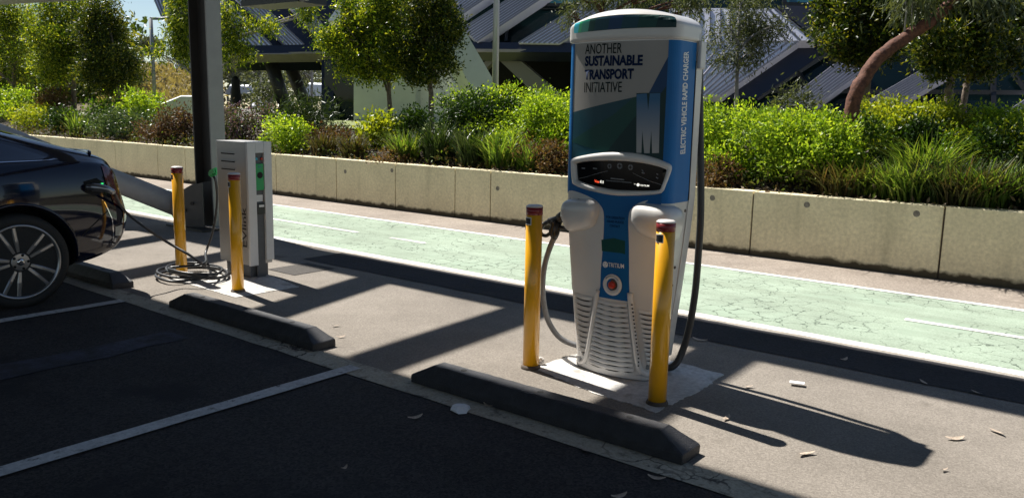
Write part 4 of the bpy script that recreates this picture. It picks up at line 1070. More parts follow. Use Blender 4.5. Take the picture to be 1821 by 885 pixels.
            for a, b2 in zip(hv, hv[1:]):
                for k in range(24): rm.faces.new((a[k], a[(k+1) % 24], b2[(k+1) % 24], b2[k]))
            rm.faces.new(hv[-1]); bmesh.ops.recalc_face_normals(rm, faces=rm.faces)
            rim_ = obj('rim', rm, M['rim'], wt)
            nb = bmesh.new()
            for k in range(5):
                a_ = math.pi/2 + 2*math.pi*(k+.5)/5 + .32; lathe(nb, [(.010, .08*sx), (.010, .104*sx)], 10, 'X', C_+Vector((0, math.cos(a_)*.049, math.sin(a_)*.049)))
            obj('wheel_nut', nb, M['dark'], wt)
            nb = bmesh.new(); lathe(nb, [(.026, .1035*sx), (.024, .110*sx), (.012, .112*sx)], 20, 'X', C_); obj('hub_cap', nb, M['chrome'], wt)
            nb = bmesh.new(); lathe(nb, [(.178, -.01*sx), (.178, .01*sx)], 36, 'X', C_); obj('brake_disc', nb, M['disc'], wt)
            nb = bmesh.new(); bx(nb, min(.0, .05*sx), max(0, .05*sx), -.07, .07, .10, .20, .01)
            for v in nb.verts: v.co += C_
            obj('brake_caliper', nb, M['steeldark'], wt)
            nb = bmesh.new(); lathe(nb, [(.24, -.085*sx), (.24, -.08*sx)], 24, 'X', C_); obj('wheel_back', nb, M['dark'], wt)
    # boot lid spoiler lip
    tube_b = bmesh.new(); P = []
    for k in range(21):
        x = -.78+1.56*k/20; y_ = 2.93-.10*(abs(x)/.78)**3
        h_, nn, _, _ = tree.ray_cast(Vector((x, y_-.03, 3)), Vector((0, 0, -1))); P.append(Vector((x, y_, (h_.z if h_ else 1.0)+.004)))
    tube(tube_b, P, [.006]+[.014]*19+[.006], 8); obj('boot_lip', tube_b, paint, t)
    return t, side
CARX = -7.12
car, side = build_car('glossy black liftback car reversed into the bay with a cable in its rear flank', M['carpaint'], (CARX, .022, 0))
side('charge_port', [(2.70, .86), (2.80, .88), (2.86, .84), (2.86, .78), (2.78, .75), (2.70, .78)], M['dark'], off=.002, seg=.02)
lp = onX(184, 329, -6.17) - Vector((0, .022, 0))
side('port_light', [(lp.y-.010, lp.z-.012), (lp.y+.010, lp.z-.012), (lp.y+.010, lp.z-.002), (lp.y-.010, lp.z-.002)], M['ledgreen'], off=.012, seg=.01)
side('port_light', [(lp.y-.010, lp.z+.002), (lp.y+.010, lp.z+.002), (lp.y+.010, lp.z+.012), (lp.y-.010, lp.z+.012)], M['ledgreen'], off=.012, seg=.01)

# ================================================================== VEGETATION
def leaf_mesh(name, P, size, aspect=.45, up=.35, droop=0., fold=.25, outward=None):
    """one folded two-triangle leaf at each point of P (N x 3)"""
    N = len(P); sz = size*NR.uniform(.6, 1.25, N)[:, None]
    d = NR.normal(size=(N, 3)); 
    if outward is not None: d = d*.8 + outward*1.0
    d[:, 2] += up; d[:, 2] -= droop
    d /= np.linalg.norm(d, axis=1)[:, None]+1e-9
    s = np.cross(d, NR.normal(size=(N, 3))); s /= np.linalg.norm(s, axis=1)[:, None]+1e-9
    nn = np.cross(s, d)
    b = P; tip = P + d*sz; midp = P + d*sz*.48
    l_ = midp + s*sz*aspect*.5 + nn*sz*fold*aspect*.5; r_ = midp - s*sz*aspect*.5 + nn*sz*fold*aspect*.5
    V = np.stack([b, l_, tip, r_], 1).reshape(-1, 3)
    i = np.arange(N)*4
    F = np.stack([i, i+2, i+1, i, i+3, i+2], 1).reshape(-1, 3)
    return tri_mesh(name, V, F)
def tri_mesh(name, V, F):
    me = bpy.data.meshes.new(name); me.vertices.add(len(V)); me.vertices.foreach_set('co', V.astype(np.float32).ravel())
    nf = len(F); me.loops.add(nf*3); me.loops.foreach_set('vertex_index', F.astype(np.int32).ravel())
    me.polygons.add(nf); me.polygons.foreach_set('loop_start', np.arange(0, nf*3, 3, dtype=np.int32)); me.polygons.foreach_set('loop_total', np.full(nf, 3, dtype=np.int32))
    me.update(calc_edges=True); me.validate(); return me
def blob_points(blobs, n, per=9, spread=.10, shell=.55):
    """points in sprigs spread through ellipsoids, denser near the surface"""
    B = np.array(blobs, float); wt = (B[:, 3]*B[:, 4]+B[:, 4]*B[:, 5]+B[:, 3]*B[:, 5]); wt /= wt.sum()
    k = max(1, n//per); ch_ = NR.choice(len(B), k, p=wt)
    u = NR.normal(size=(k, 3)); u /= np.linalg.norm(u, axis=1)[:, None]
    rad = (shell + (1-shell)*NR.random(k)**.6)[:, None]
    rad *= (1 + .22*np.sin(u[:, :1]*7+ch_[:, None]) * np.cos(u[:, 2:3]*6+ch_[:, None]*2))
    c = B[ch_, :3] + u*B[ch_, 3:6]*rad
    P = np.repeat(c, per, 0) + NR.normal(size=(k*per, 3))*spread; U = np.repeat(u, per, 0)
    return P, U
def sub_blobs(B, k, f, R_=.72):
    """break each lobe into smaller clumps over its surface, so that gaps and dark hollows stay between them"""
    out = []
    for x, y, z, a, b, c in B:
        for i in range(k):
            u = Vector((rnd.gauss(0, 1), rnd.gauss(0, 1), rnd.gauss(.15, 1))).normalized(); g = f*rnd.uniform(.65, 1.25)
            out.append((x+u.x*a*R_, y+u.y*b*R_, z+u.z*c*R_, a*g, b*g, c*g))
    return out
def shrub(label, px, ytop, wpx, Y, leaf, n=2600, size=.05, cat='shrub', name='shrub', ybase=None, group=None, aspect=.5, up=.35, depth=.8, blobs=7, x_=None, hollow=.5, low=None, lown=0, topflat=False):
    n = int(n*1.6); wpx = wpx*1.22; z0 = soil_z(Y) - .02; p = onY(px, ytop, Y); base = Vector((p.x, Y, z0))
    dist = (p-O).length; wid = wpx/FPX*(p-O).dot(cF); h = max(.2, p.z-z0)*.84
    t = thing(name, label, cat, base, group)
    B = []
    for i in range(blobs):
        fx = rnd.uniform(-.5, .5) if i else 0; fz = rnd.uniform(.35, .80) if i else .62
        if topflat: fz = rnd.uniform(.5, .78)
        r_ = wid*rnd.uniform(.20, .32)
        B.append((fx*wid*.72, rnd.uniform(-.5, .5)*wid*depth*.6, h*fz, r_, r_*depth, min(h*(1-fz)*1.0, h*.5)+.04))
    for i in range(max(3, blobs//2)):
        B.append((rnd.uniform(-.42, .42)*wid, rnd.uniform(-.45, .1)*wid*depth, h*.24, wid*.26, wid*.2, h*.30))
    B = sub_blobs(B, 6, .54)
    P, U = blob_points(B, n, 22, size*1.15, .25)
    ok = P[:, 2] > .01; P, U = P[ok], U[ok]
    obj('foliage', leaf_mesh('foliage', P, size, aspect, up, outward=U), leaf, t)
    if low is not None:
        B2 = [(rnd.uniform(-.5, .5)*wid, -wid*depth*.25+rnd.uniform(-.1, .1), h*.16, wid*.2, wid*.14, h*.22) for _ in range(5)]
        P, U = blob_points(B2, lown, 6, size, .3); ok = P[:, 2] > .01
        obj('lower_foliage', leaf_mesh('lower', P[ok], size*.9, aspect, 0, outward=U[ok]), low, t)
    bm = bmesh.new()
    for i in range(7):
        e_ = Vector((rnd.uniform(-.4, .4)*wid, rnd.uniform(-.3, .3)*wid*depth, h*rnd.uniform(.5, .85)))
        tube(bm, [Vector((e_.x*.2, e_.y*.2, 0)), e_*.5+Vector((0, 0, h*.08)), e_], [.010, .007, .003], 5)
    obj('stem', bm, M['twig'], t)
    return t
def blades(name, n, R_, h, wd=.010, lean=.5, curl=.6):
    """arching strap blades growing from a tuft"""
    a = NR.uniform(0, 2*np.pi, n); rr = R_*np.sqrt(NR.random(n)); b = np.stack([np.cos(a)*rr, np.sin(a)*rr, np.zeros(n)], 1)
    a2 = a + NR.normal(size=n)*.9; out = np.stack([np.cos(a2), np.sin(a2), np.zeros(n)], 1)
    H = h*NR.uniform(.45, 1.1, n)[:, None]; le = lean*NR.uniform(.2, 1.2, n)[:, None]
    sd = np.stack([-np.sin(a2), np.cos(a2), np.zeros(n)], 1)
    V = []
    for k, t in enumerate((0, .35, .7, 1.)):
        c = b + np.array([0, 0, 1.])*H*(t - curl*le*t**3*.55) + out*H*le*(t**1.7)
        wv = wd*(1, .95, .65, .05)[k]
        V += [c - sd*wv, c + sd*wv]
    V = np.stack(V, 1).reshape(-1, 3); i = np.arange(n)*8; F = []
    for k in range(3):
        F += [i+2*k, i+2*k+1, i+2*k+3, i+2*k, i+2*k+3, i+2*k+2]
    return tri_mesh(name, V, np.stack(F, 1).reshape(-1, 3))
def tuft(label, px, ytop, wpx, Y, leaf, n=160, wd=.010, lean=.7, group=None, name='grass_tuft', cat='grass tuft', zb=None):
    z0 = soil_z(Y) - .01; p = onY(px, ytop, Y); wid = wpx/FPX*(p-O).dot(cF); h = max(.15, p.z-z0)*1.25
    t = thing(name, label, cat, (p.x, Y, z0), group)
    obj('blades', blades('blades', n, wid*.28, h, wd, lean), leaf, t)
    return t
def tree_(label, base, trunk, r0, blobs, leaf, n=9000, size=.075, bark='bark', name='tree', aspect=.42, up=.1, droop=0., per=9, spread=.11, limbs=True, shell=.5, r1=None, group=None):
    """trunk: points in world coordinates from the ground up; blobs in world coordinates"""
    gum_ = leaf in (L['gum'], L['far']); n = int(n*(1.2 if gum_ else 3.2)); size = size*(.95 if gum_ else .80); per = int(per*(1.6 if gum_ else 3.5)); spread = spread*(1.1 if gum_ else 1.0); shell = .35; lob = blobs; base = Vector(base); t = thing(name, label, 'tree', base, group)
    T = spline([Vector(p)-base for p in trunk], 5); N = len(T); r1 = r1 or r0*.4
    T = [p + Vector((rnd.gauss(0, r0*.10), rnd.gauss(0, r0*.10), 0)) for p in T]
    bm = bmesh.new(); tube(bm, T, [r0*(1.25 if i == 0 else 1)*(1-i/N)+r1*i/N for i in range(N)], 11)
    if limbs:
        for b in blobs:
            e_ = Vector(b[:3])-base; i = min(range(N), key=lambda i: abs(T[i].z-(e_.z-.5*max(.4, (e_-T[-1]).length)))); s = T[max(N//3, i)]
            tube(bm, spline([s, s.lerp(e_, .5)+Vector((0, 0, .08)), e_], 4), [r0*.42*(1-k/9)+.006 for k in range(9)], 6)
            for q in range(3):
                f_ = e_+Vector((rnd.uniform(-.8, .8)*b[3], rnd.uniform(-.8, .8)*b[4], rnd.uniform(-.5, .8)*b[5])); tube(bm, [s.lerp(e_, .7), f_], [r0*.16+.003, .004], 5)
    obj('trunk', bm, M[bark], t)
    B = sub_blobs([(b[0]-base.x, b[1]-base.y, b[2]-base.z, b[3]*.92, b[4]*.92, b[5]*.92) for b in blobs], 5 if gum_ else 9, .40 if gum_ else .34, .74 if gum_ else .86)
    P, U = blob_points(B, n, per, spread, shell)
    obj('crown', leaf_mesh('crown', P, size, aspect, up, droop, outward=U*.7), leaf, t)
    return t
def PB(px, py, D, rx, rz, ry=None):
    """crown lobe centred on a photo pixel at forward distance D metres; radii in pixels"""
    d = ray(px, py); p = O + d*(D/d.dot(cF)); k = D/FPX
    return (p.x, p.y, p.z, rx*k, (ry or rx)*k, rz*k)
def PD(px, py, D):
    d = ray(px, py); return O + d*(D/d.dot(cF))
# soil height under a photo column
def soil_at(px, Y, dz=-.05):
    p = onY(px, 200, Y); return Vector((p.x, Y, soil_z(Y)+dz))

# ================================================================== BUILDING behind the garden
FE = Vector((.94, .34, 0)).normalized(); FN = Vector((.31, -.85, .44)).normalized(); FV = Vector((.34, -.94, 0)).normalized()
FA = PD(910, 200, 22.0)
def F(px, py, d=0.): return onP(px, py, FA + FN*d, FN)
def FU(px, py, d=0.): return onP(px, py, FA + FV*d, FV)
bld = thing('modern_building', 'angular modern building clad in diagonal lilac grey metal strips behind the garden', 'building', (FA.x, FA.y, 1.0))
def prism(name, front, back, m, parent=None, root=None):
    bm = bmesh.new(); a = [bm.verts.new(p) for p in front]; b = [bm.verts.new(p) for p in back]; n = len(a)
    bm.faces.new(a); bm.faces.new(list(reversed(b)))
    for i in range(n): bm.faces.new((b[i], b[(i+1) % n], a[(i+1) % n], a[i]))
    bmesh.ops.recalc_face_normals(bm, faces=bm.faces)
    return part(root or bld, name, bm, m, parent=parent)
def fslab(name, pts, d, th, m, parent=None):
    f = [F(x, y, d) for x, y in pts]; return prism(name, f, [p - FN*th for p in f], m, parent)
def vslab(name, pts, d, th, m, parent=None):
    f = [FU(x, y, d) for x, y in pts]; return prism(name, f, [p - FV*th for p in f], m, parent)
fslab('glass_wall', [(640, -90), (2050, -90), (2050, 250), (1238, 250), (1238, 92), (640, 92)], 0, .3, M['bglass'])
vslab('undercroft_void', [(800, 98), (1245, 98), (1245, 240), (800, 240)], -2.6, .3, M['voidm'])  # near-black slab, its colour stands in for the shade of the open undercroft
def strip(quad, d, nr, m='clad', th=.35):
    """cladding strip: quad = L0, L1 (one end), R1, R0 (other end); standing seams run L to R"""
    c = fslab('cladding', quad, d, th, M[m])
    L0, L1, R1, R0 = [F(x, y, d) for x, y in quad]; bm = bmesh.new()
    for i in range(nr+1):
        t = min(.985, max(.015, i/nr)); beam('', L0.lerp(L1, t)+FN*.010, R0.lerp(R1, t)+FN*.010, .022, .045, None, None, bm)
    part(bld, 'standing_seam', bm, M['cladrib'], parent=c); return c
strip([(768, 36), (814, 31), (905, -30), (845, -30)], .5, 7)
strip([(823, 50), (848, 74.5), (1005, -30), (950, -30)], .5, 8)
strip([(922, 76.5), (994, 77.5), (1165, -30), (1095, -30)], .5, 8)
strip([(1220, 170), (1282, 170), (1421, 74), (1300, 76)], .5, 7); strip([(1110, 170), (1222, 170), (1302, 76), (1200, 76)], .46, 7)
strip([(1300, 15), (1378, 15), (1449, 72), (1300, 74)], .55, 6); strip([(1190, 15), (1300, 15), (1300, 74), (1190, 76)], .52, 6)
strip([(1340, 226), (1396, 226), (1537, 124), (1489, 111)], .5, 8)
strip([(1500, 205), (1565, 205), (1691, 131), (1645, 122)], .5, 8)
strip([(1735, 236), (1815, 236), (1900, 178), (1850, 160)], .5, 10)
strip([(1455, 70), (1650, 62), (1655, 58), (1455, 60)], .6, 1)
# dark frames edging the strips, fascias and bars
def bar(a, b, d=.12, w=.10, nm='window_bar', m='mull'):
    return part(bld, nm, beam('', F(*a, d), F(*b, d), w, w, None, None, bmesh.new()), M[m])
fslab('fascia', [(1382, 10), (1478, 12), (1478, 71), (1452, 71)], .45, .4, M['navyband'])
fslab('fascia', [(1424, 74), (1470, 74), (1470, 92), (1345, 175), (1288, 175)], .2, .3, M['navyband'])
for a, b in (((1330, 161), (1840, 165)), ((1767, 140), (1765, 232)), ((1625, 95), (1624, 135)), ((1409, 112), (1429, 145)), ((1636, 168), (1652, 200)), ((1802, 130), (1838, 178)), ((1470, 96), (1345, 176)), ((1390, 8), (1480, 10)), ((1395, -30), (1395, 8))): bar(a, b)
for a, b in (((955, 9), (1040, 9)), ((905, 5), (900, 74)), ((1410, 226), (1540, 128)), ((1570, 205), (1694, 134))): bar(a, b, .12, .08)
fslab('upper_pane', [(925, -40), (1040, -40), (1030, 7), (958, 7)], .03, .02, M['bluepane']); fslab('upper_pane', [(1398, -40), (1480, -40), (1452, 9), (1398, 8)], .03, .02, M['bluepane'])
fslab('fascia', [(836, 75), (1240, 79), (1240, 95), (846, 92)], .42, .5, M['navyband'])
def hslab(name, px, z, th, m, root=None):
    P = [onP(x, y, Vector((0, 0, z)), Vector((0, 0, 1))) for x, y in px]; return prism(name, P, [p+Vector((0, 0, th)) for p in P], m, root=root)
hslab('soffit', [(846, 92.5), (1240, 96), (1240, 105), (852, 103)], 3.02, .08, M['soffit'])
# leaning white column with two faces
c_f = [PD(x, y, 19.8) for x, y in ((752, -5), (794, -2), (889, 162), (852, 182))]; c_b = [PD(x-22, y+6, 20.8) for x, y in ((752, -5), (794, -2), (889, 162), (855, 182))]
prism('leaning_column', c_f, c_b, M['render'])
vslab('strut', [(884, 104), (921, 104), (1000, 172), (956, 172)], -.9, .3, M['olive']); vslab('strut', [(868, 104), (884, 104), (860, 126), (846, 126)], -.95, .3, M['olive'])
for t in (.25, .5, .75):
    bar((884+37*t, 105), (956+44*t, 171), -.88, .04, 'strut_seam', 'mull')
vslab('rendered_wall', [(629, 92), (739, 92), (739, 225), (629, 225)], 1.2, .5, M['render'])
vslab('rendered_wall', [(739.5, 98), (798, 98), (812, 225), (739.5, 225)], .9, .5, M['renderw'])
vslab('wall_sign', [(771, 169), (795, 168), (797, 199), (772, 200)], 1.1, .05, M['paper'])
vslab('undercroft_boarding', [(800, 120), (860, 160), (850, 190), (812, 185)], -.6, .2, M['olive'])
# shopfront glazing beside the wall
vslab('shop_glass', [(577, 108), (629, 108), (629, 222), (577, 222)], .6, .1, M['bglass'])
for a, b in (((577, 144), (629, 143)), ((588, 108), (588, 222)), ((577, 110), (577, 222))): bar(a, b, .7, .16)
# left wing on raking columns
LA = PD(480, 200, 24.0); LN_ = Vector((-cF.x, -cF.y, .45)).normalized()
def G(px, py, d=0.): return onP(px, py, LA+LN_*d, LN_)
def gslab(name, pts, d, th, m, parent=None):
    f = [G(x, y, d) for x, y in pts]; return prism(name, f, [p - LN_*th for p in f], m, parent)
gslab('wing_wall', [(255, -60), (650, -60), (650, 84), (395, 84), (290, 34), (274, 0)], 0, 1.5, M['navyband'])
def gstrip(quad, d, nr):
    c = gslab('cladding', quad, d, .35, M['clad']); L0, L1, R1, R0 = [G(x, y, d) for x, y in quad]; bm = bmesh.new()
    for i in range(nr+1):
        t = min(.985, max(.015, i/nr)); beam('', L0.lerp(L1, t)+LN_*.010, R0.lerp(R1, t)+LN_*.010, .022, .045, None, None, bm)
    part(bld, 'standing_seam', bm, M['cladrib'], parent=c)
gstrip([(430, 81), (484, 80.5), (380, -22), (320, -22)], .4, 6)
gstrip([(507, 80), (541, 79.5), (430, -25), (396, -25)], .4, 5)
gstrip([(560, 60), (600, 80), (520, -25), (480, -25)], .4, 5)
gstrip([(288, 32), (300, 25), (286, -25), (264, -25)], .4, 3)
gslab('white_panel', [(583, 37), (606, 5), (628, 3), (607, 38)], 1.4, .25, M['renderw'])
gslab('fascia', [(385, 82), (640, 79.5), (640, 93), (385, 96)], .42, .5, M['navyband'])
gslab('fascia_edge', [(385, 96), (640, 93), (640, 95), (385, 98)], .44, .5, M['soffit'])
hslab('soffit', [(380, 98), (640, 94), (640, 124), (380, 111)], 2.99, .05, M['soffit'])
for (x0, y0, x1, y1, D_, r_) in ((479, 99, 509, 190, 25.5, .21), (514, 112, 545, 185, 29.0, .22)):
    part(bld, 'raking_column', tube(bmesh.new(), [PD(x0-4, y0-10, D_), PD(x1+3, y1+14, D_)], r_, 20), M['charcol'])

# lamp posts
t = thing('lamp_post', 'slim galvanised lamp post in front of the dark undercroft, behind the hedge', 'lamp post', soil_at(880, 11.6))
part(t, 'post', tube(bmesh.new(), [Vector(t.location), Vector(t.location)+Vector((0, 0, 6))], [.062, .045], 14), M['galv'])
part(t, 'lamp_head', bx(bmesh.new(), t.location.x-.1, t.location.x+.5, t.location.y-.12, t.location.y+.12, 7.0, 7.1), M['galv'])
p0 = PD(276, 190, 24); p0.z = soil_z(p0.y); t = thing('lamp_post', 'square grey post with a short curved arm against the sky at the left', 'lamp post', p0)
pt_ = PD(271.5, 36, 24)
part(t, 'post', tube(bmesh.new(), [p0, Vector((p0.x, p0.y, pt_.z))], .055, 10), M['poleg'])
part(t, 'arm', tube(bmesh.new(), spline([Vector((p0.x, p0.y, pt_.z)), PD(283, 33.5, 24), PD(302, 32, 24)], 4), .04, 8), M['poleg'])
# far left: parapet, shed, hill with dry brush
p = PD(312, 190, 21); pw = thing('white_parapet', 'low white wall with a sloping top beyond the garden at the left', 'wall', (p.x, p.y, .9))
prism('wall', [PD(x, y, 20) for x, y in ((262, 183), (284, 182), (284, 187), (322, 171.5), (352, 172), (352, 215), (262, 215))], [PD(x, y, 22) for x, y in ((262, 181), (284, 180), (284, 185), (322, 170), (352, 170), (352, 212), (262, 212))], M['renderw'], root=pw)
p = PD(325, 105, 48); sh = thing('metal_shed', 'pale metal roofed shed on the hill behind the steel column', 'shed', (p.x, p.y, 2))
prism('roof', [PD(x, y, 47) for x, y in ((309, 86), (345, 80), (345, 100), (312, 102))], [PD(x, y, 50) for x, y in ((304, 82), (345, 78), (345, 96), (306, 98))], M['fargrey'], root=sh)
prism('wall', [PD(x, y, 47.3) for x, y in ((313, 102), (344, 100), (344, 122), (313, 122))], [PD(x, y, 49.8) for x, y in ((309, 98), (344, 97), (344, 120), (309, 120))], M['farwhite'], root=sh)
bm = bmesh.new(); rows = []
for D_, yy in ((30, 196), (36, 170), (44, 140), (60, 122), (90, 115), (140, 120)):
    rows.append([bm.verts.new(PD(x, yy+rnd.uniform(-3, 3)+(abs(x-260)/130)**2*8, D_)) for x in (60, 120, 180, 220, 260, 300, 340, 390)])
rows.insert(0, [bm.verts.new(v.co+Vector((0, 0, -2))) for v in rows[0]])
for a, b in zip(rows, rows[1:]):
    for i in range(len(a)-1): f = bm.faces.new((a[i], a[i+1], b[i+1], b[i])); f.smooth = True
tag(obj('hillside', bm, M['hill']), kind='structure')
P = []; 
for k in range(2600):
    D_ = rnd.uniform(29, 60); x = rnd.uniform(190, 385); yy = float(np.interp(D_, (29, 36, 44, 60), (196, 170, 140, 122))) - rnd.uniform(0, 8); q = PD(x, yy, D_); P += [q + Vector((rnd.gauss(0, .18), rnd.gauss(0, .18), rnd.gauss(0, .15))) for _ in range(6)]
tag(obj('dry_brush', leaf_mesh('dry_brush', np.array(P), .26, .35, .5), L['drybrush']), kind='stuff')
# background trees and parked things glimpsed under the wing
def far_tree(label, px, ytop, ybot, wpx, D, leaf='far', n=2600, size=.26, bark='barkpale'):
    b = PD(px, 200, D); b.z = soil_z(b.y)-.1; h = PD(px, ytop, D).z; k = D/FPX
    blobs = [(PB(px+rnd.uniform(-.35, .35)*wpx, ytop+(ybot-ytop)*rnd.uniform(.15, .6), D+rnd.uniform(-1.5, 1.5), wpx*.28, (ybot-ytop)*.28)) for _ in range(7)]
    return tree_(label, b, [b, b+Vector((.2, 0, 1.5)), Vector((b.x+.3, b.y, h-(.4*(ybot-ytop)*k)))], .14, blobs, L[leaf], n, size, bark, spread=.25, name='tree')
far_tree('hazy grey green tree seen under the wing left of the raking columns', 412, 80, 170, 60, 46, n=1300)
far_tree('hazy tree with two thin stems between the steel column and the raking columns', 458, 92, 165, 60, 52, n=1200)
far_tree('pale distant tree between the two raking columns and the shopfront', 552, 96, 150, 60, 58, n=1300)
far_tree('small round tree on the skyline left of the lamp post', 256, 74, 112, 44, 75, 'far', 1500, .4)
far_tree('olive bush low in the gap left of the raking columns', 478, 150, 200, 50, 34, 'gum', 1500, .16)
t = thing('closed_parasol', 'closed black parasol standing upright just right of the steel column', 'parasol', PD(421, 200, 26))
zb, zt = soil_z(t.location.y)-.1, PD(423, 136, 26).z
part(t, 'cover', lathe(bmesh.new(), [(.03, zb+.25), (.09, zb+.35), (.13, zb+.5), (.155, (zb+zt)/2), (.12, zt-.25), (.135, zt-.14), (.08, zt-.03), (.02, zt)], 14, 'Z', (t.location.x, t.location.y, 0)), M['statue'])
part(t, 'pole', tube(bmesh.new(), [Vector((t.location.x, t.location.y, zb)), Vector((t.location.x, t.location.y, zb+.3))], .03, 8), M['statue'])
for (x0, x1, y0_, y1_, D_, lb) in ((398, 452, 150, 168, 62, 'white shade canopy far off behind the black parasol'), (538, 582, 147, 172, 64, 'white shade canopy far off between the raking column and the shopfront')):
    p = PD((x0+x1)/2, 200, D_); p.z = soil_z(p.y); t = thing('shade_canopy', lb, 'canopy', p)
    prism('roof', [PD(x0, y1_, D_), PD(x1, y1_-2, D_), PD(x1-6, y0_+4, D_), PD(x0+10, y0_+3, D_)], [PD(x0+4, y1_-3, D_+3), PD(x1, y1_-5, D_+3), PD(x1-6, y0_+1, D_+3), PD(x0+12, y0_, D_+3)], M['farwhite'], root=t)
    for x in (x0+6, x1-6):
        q = PD(x, y1_-2, D_+1); part(t, 'post', tube(bmesh.new(), [Vector((q.x, q.y, p.z)), q], .06, 8), M['poleg'])
far = copy_tree(car); far['label'] = 'white parked car far off below the wing, left of the raking columns'; p = PD(462, 190, 105); far.location = (p.x, p.y, PD(462, 177, 105).z-1.40); far.rotation_euler.z = R(50)
def repaint(o):
    for c in kids(o):
        if c.data and c.data.materials and c.data.materials[0] == M['carpaint']:
            c.data = c.data.copy(); c.data.materials[0] = M['carwhite']
        if c.name.startswith(('port_light', 'charge_port')): bpy.data.objects.remove(c)
        else: repaint(c)
repaint(far)

# ================================================================== GARDEN
def DY(px, Y): return Y/ray(px, 205).y
# ---- trees
def gtree(label, px, Y, trunk_px, r_px, lobes, leaf, **kw):
    D = DY(px, Y); b = soil_at(px, Y); k = D/FPX
    tr = [b] + [PD(x, y, D) for x, y in trunk_px]
    return tree_(label, b, tr, r_px*k, [PB(x, y, D+dd, rx, rz) for x, y, rx, rz, dd in lobes], L[leaf], **kw)
gtree('leafy tree at the far left edge, behind the black car roof', 22, 10.6, [(24, 150), (26, 80)], 5, [(-20, 60, 55, 60, 0), (35, 55, 42, 52, .4), (20, 110, 45, 40, -.4), (-40, 110, 50, 40, 0), (30, 10, 45, 40, 0)], 'tree', n=10500, size=.088, spread=.15)
gtree('dense round headed tree, second from the left, bright on its left side', 131, 10.4, [(131, 170), (130, 120), (125, 60)], 5, [(85, 60, 36, 46, -.3), (120, 30, 42, 40, .2), (120, 95, 46, 42, -.2), (90, 120, 40, 36, .2), (150, 115, 36, 34, 0), (140, 65, 32, 38, .3)], 'tree', n=12500, size=.088, spread=.14)
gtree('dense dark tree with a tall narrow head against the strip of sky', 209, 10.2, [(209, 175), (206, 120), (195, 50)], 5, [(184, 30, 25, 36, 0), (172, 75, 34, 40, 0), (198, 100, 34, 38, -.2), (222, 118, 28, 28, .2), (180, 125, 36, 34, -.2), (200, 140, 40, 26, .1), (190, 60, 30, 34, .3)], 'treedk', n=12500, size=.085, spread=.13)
gtree('tree with a forked trunk and sunlit pointed crown before the rendered wall', 696, 11.0, [(692, 170), (690, 130), (688, 60)], 5, [(620, 70, 42, 34, -.2), (668, 40, 44, 40, -.1), (700, 85, 44, 40, -.3), (640, 110, 40, 26, 0), (660, 5, 50, 34, 0), (715, 25, 40, 42, .2), (672, 130, 34, 18, .1), (590, 75, 28, 18, -.1)], 'tree', n=10000, size=.085, spread=.10)
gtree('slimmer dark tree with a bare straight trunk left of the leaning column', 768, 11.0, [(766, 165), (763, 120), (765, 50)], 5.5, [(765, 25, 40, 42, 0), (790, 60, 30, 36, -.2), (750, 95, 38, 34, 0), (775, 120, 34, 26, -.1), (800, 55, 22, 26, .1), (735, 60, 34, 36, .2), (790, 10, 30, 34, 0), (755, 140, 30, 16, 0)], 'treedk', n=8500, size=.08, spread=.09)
gtree('thin gum tree with grey hanging leaves and a pale trunk right of the rapid charger', 1312, 11.2, [(1311, 120), (1313, 60), (1318, 0)], 4, [(1290, 50, 36, 36, 0), (1335, 40, 34, 44, .1), (1360, 60, 30, 30, 0), (1285, 95, 26, 22, 0), (1340, 95, 34, 18, 0), (1320, 5, 50, 26, .2), (1385, 45, 22, 22, -.1)], 'gum', n=5200, size=.085, bark='barkpale', aspect=.2, droop=.75, up=0, spread=.09)
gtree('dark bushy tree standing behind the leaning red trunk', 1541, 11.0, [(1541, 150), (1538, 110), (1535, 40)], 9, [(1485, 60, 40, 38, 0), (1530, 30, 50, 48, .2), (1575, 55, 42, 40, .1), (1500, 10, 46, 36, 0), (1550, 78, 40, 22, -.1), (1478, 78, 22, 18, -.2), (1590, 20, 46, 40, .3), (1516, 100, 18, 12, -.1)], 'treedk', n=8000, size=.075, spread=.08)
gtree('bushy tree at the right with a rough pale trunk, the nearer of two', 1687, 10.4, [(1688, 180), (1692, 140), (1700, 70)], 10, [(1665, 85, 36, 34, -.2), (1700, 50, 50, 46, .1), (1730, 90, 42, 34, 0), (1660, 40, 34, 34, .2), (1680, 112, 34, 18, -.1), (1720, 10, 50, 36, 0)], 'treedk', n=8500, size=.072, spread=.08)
gtree('slim tree behind the rough pale trunk at the right edge', 1712, 11.0, [(1716, 170), (1722, 140), (1745, 60)], 7, [(1760, 80, 36, 36, 0), (1780, 30, 44, 44, .1), (1740, 40, 40, 40, .3), (1800, 100, 20, 16, -.1), (1755, 112, 34, 16, -.1)], 'treedk', n=6000, size=.072, spread=.08)
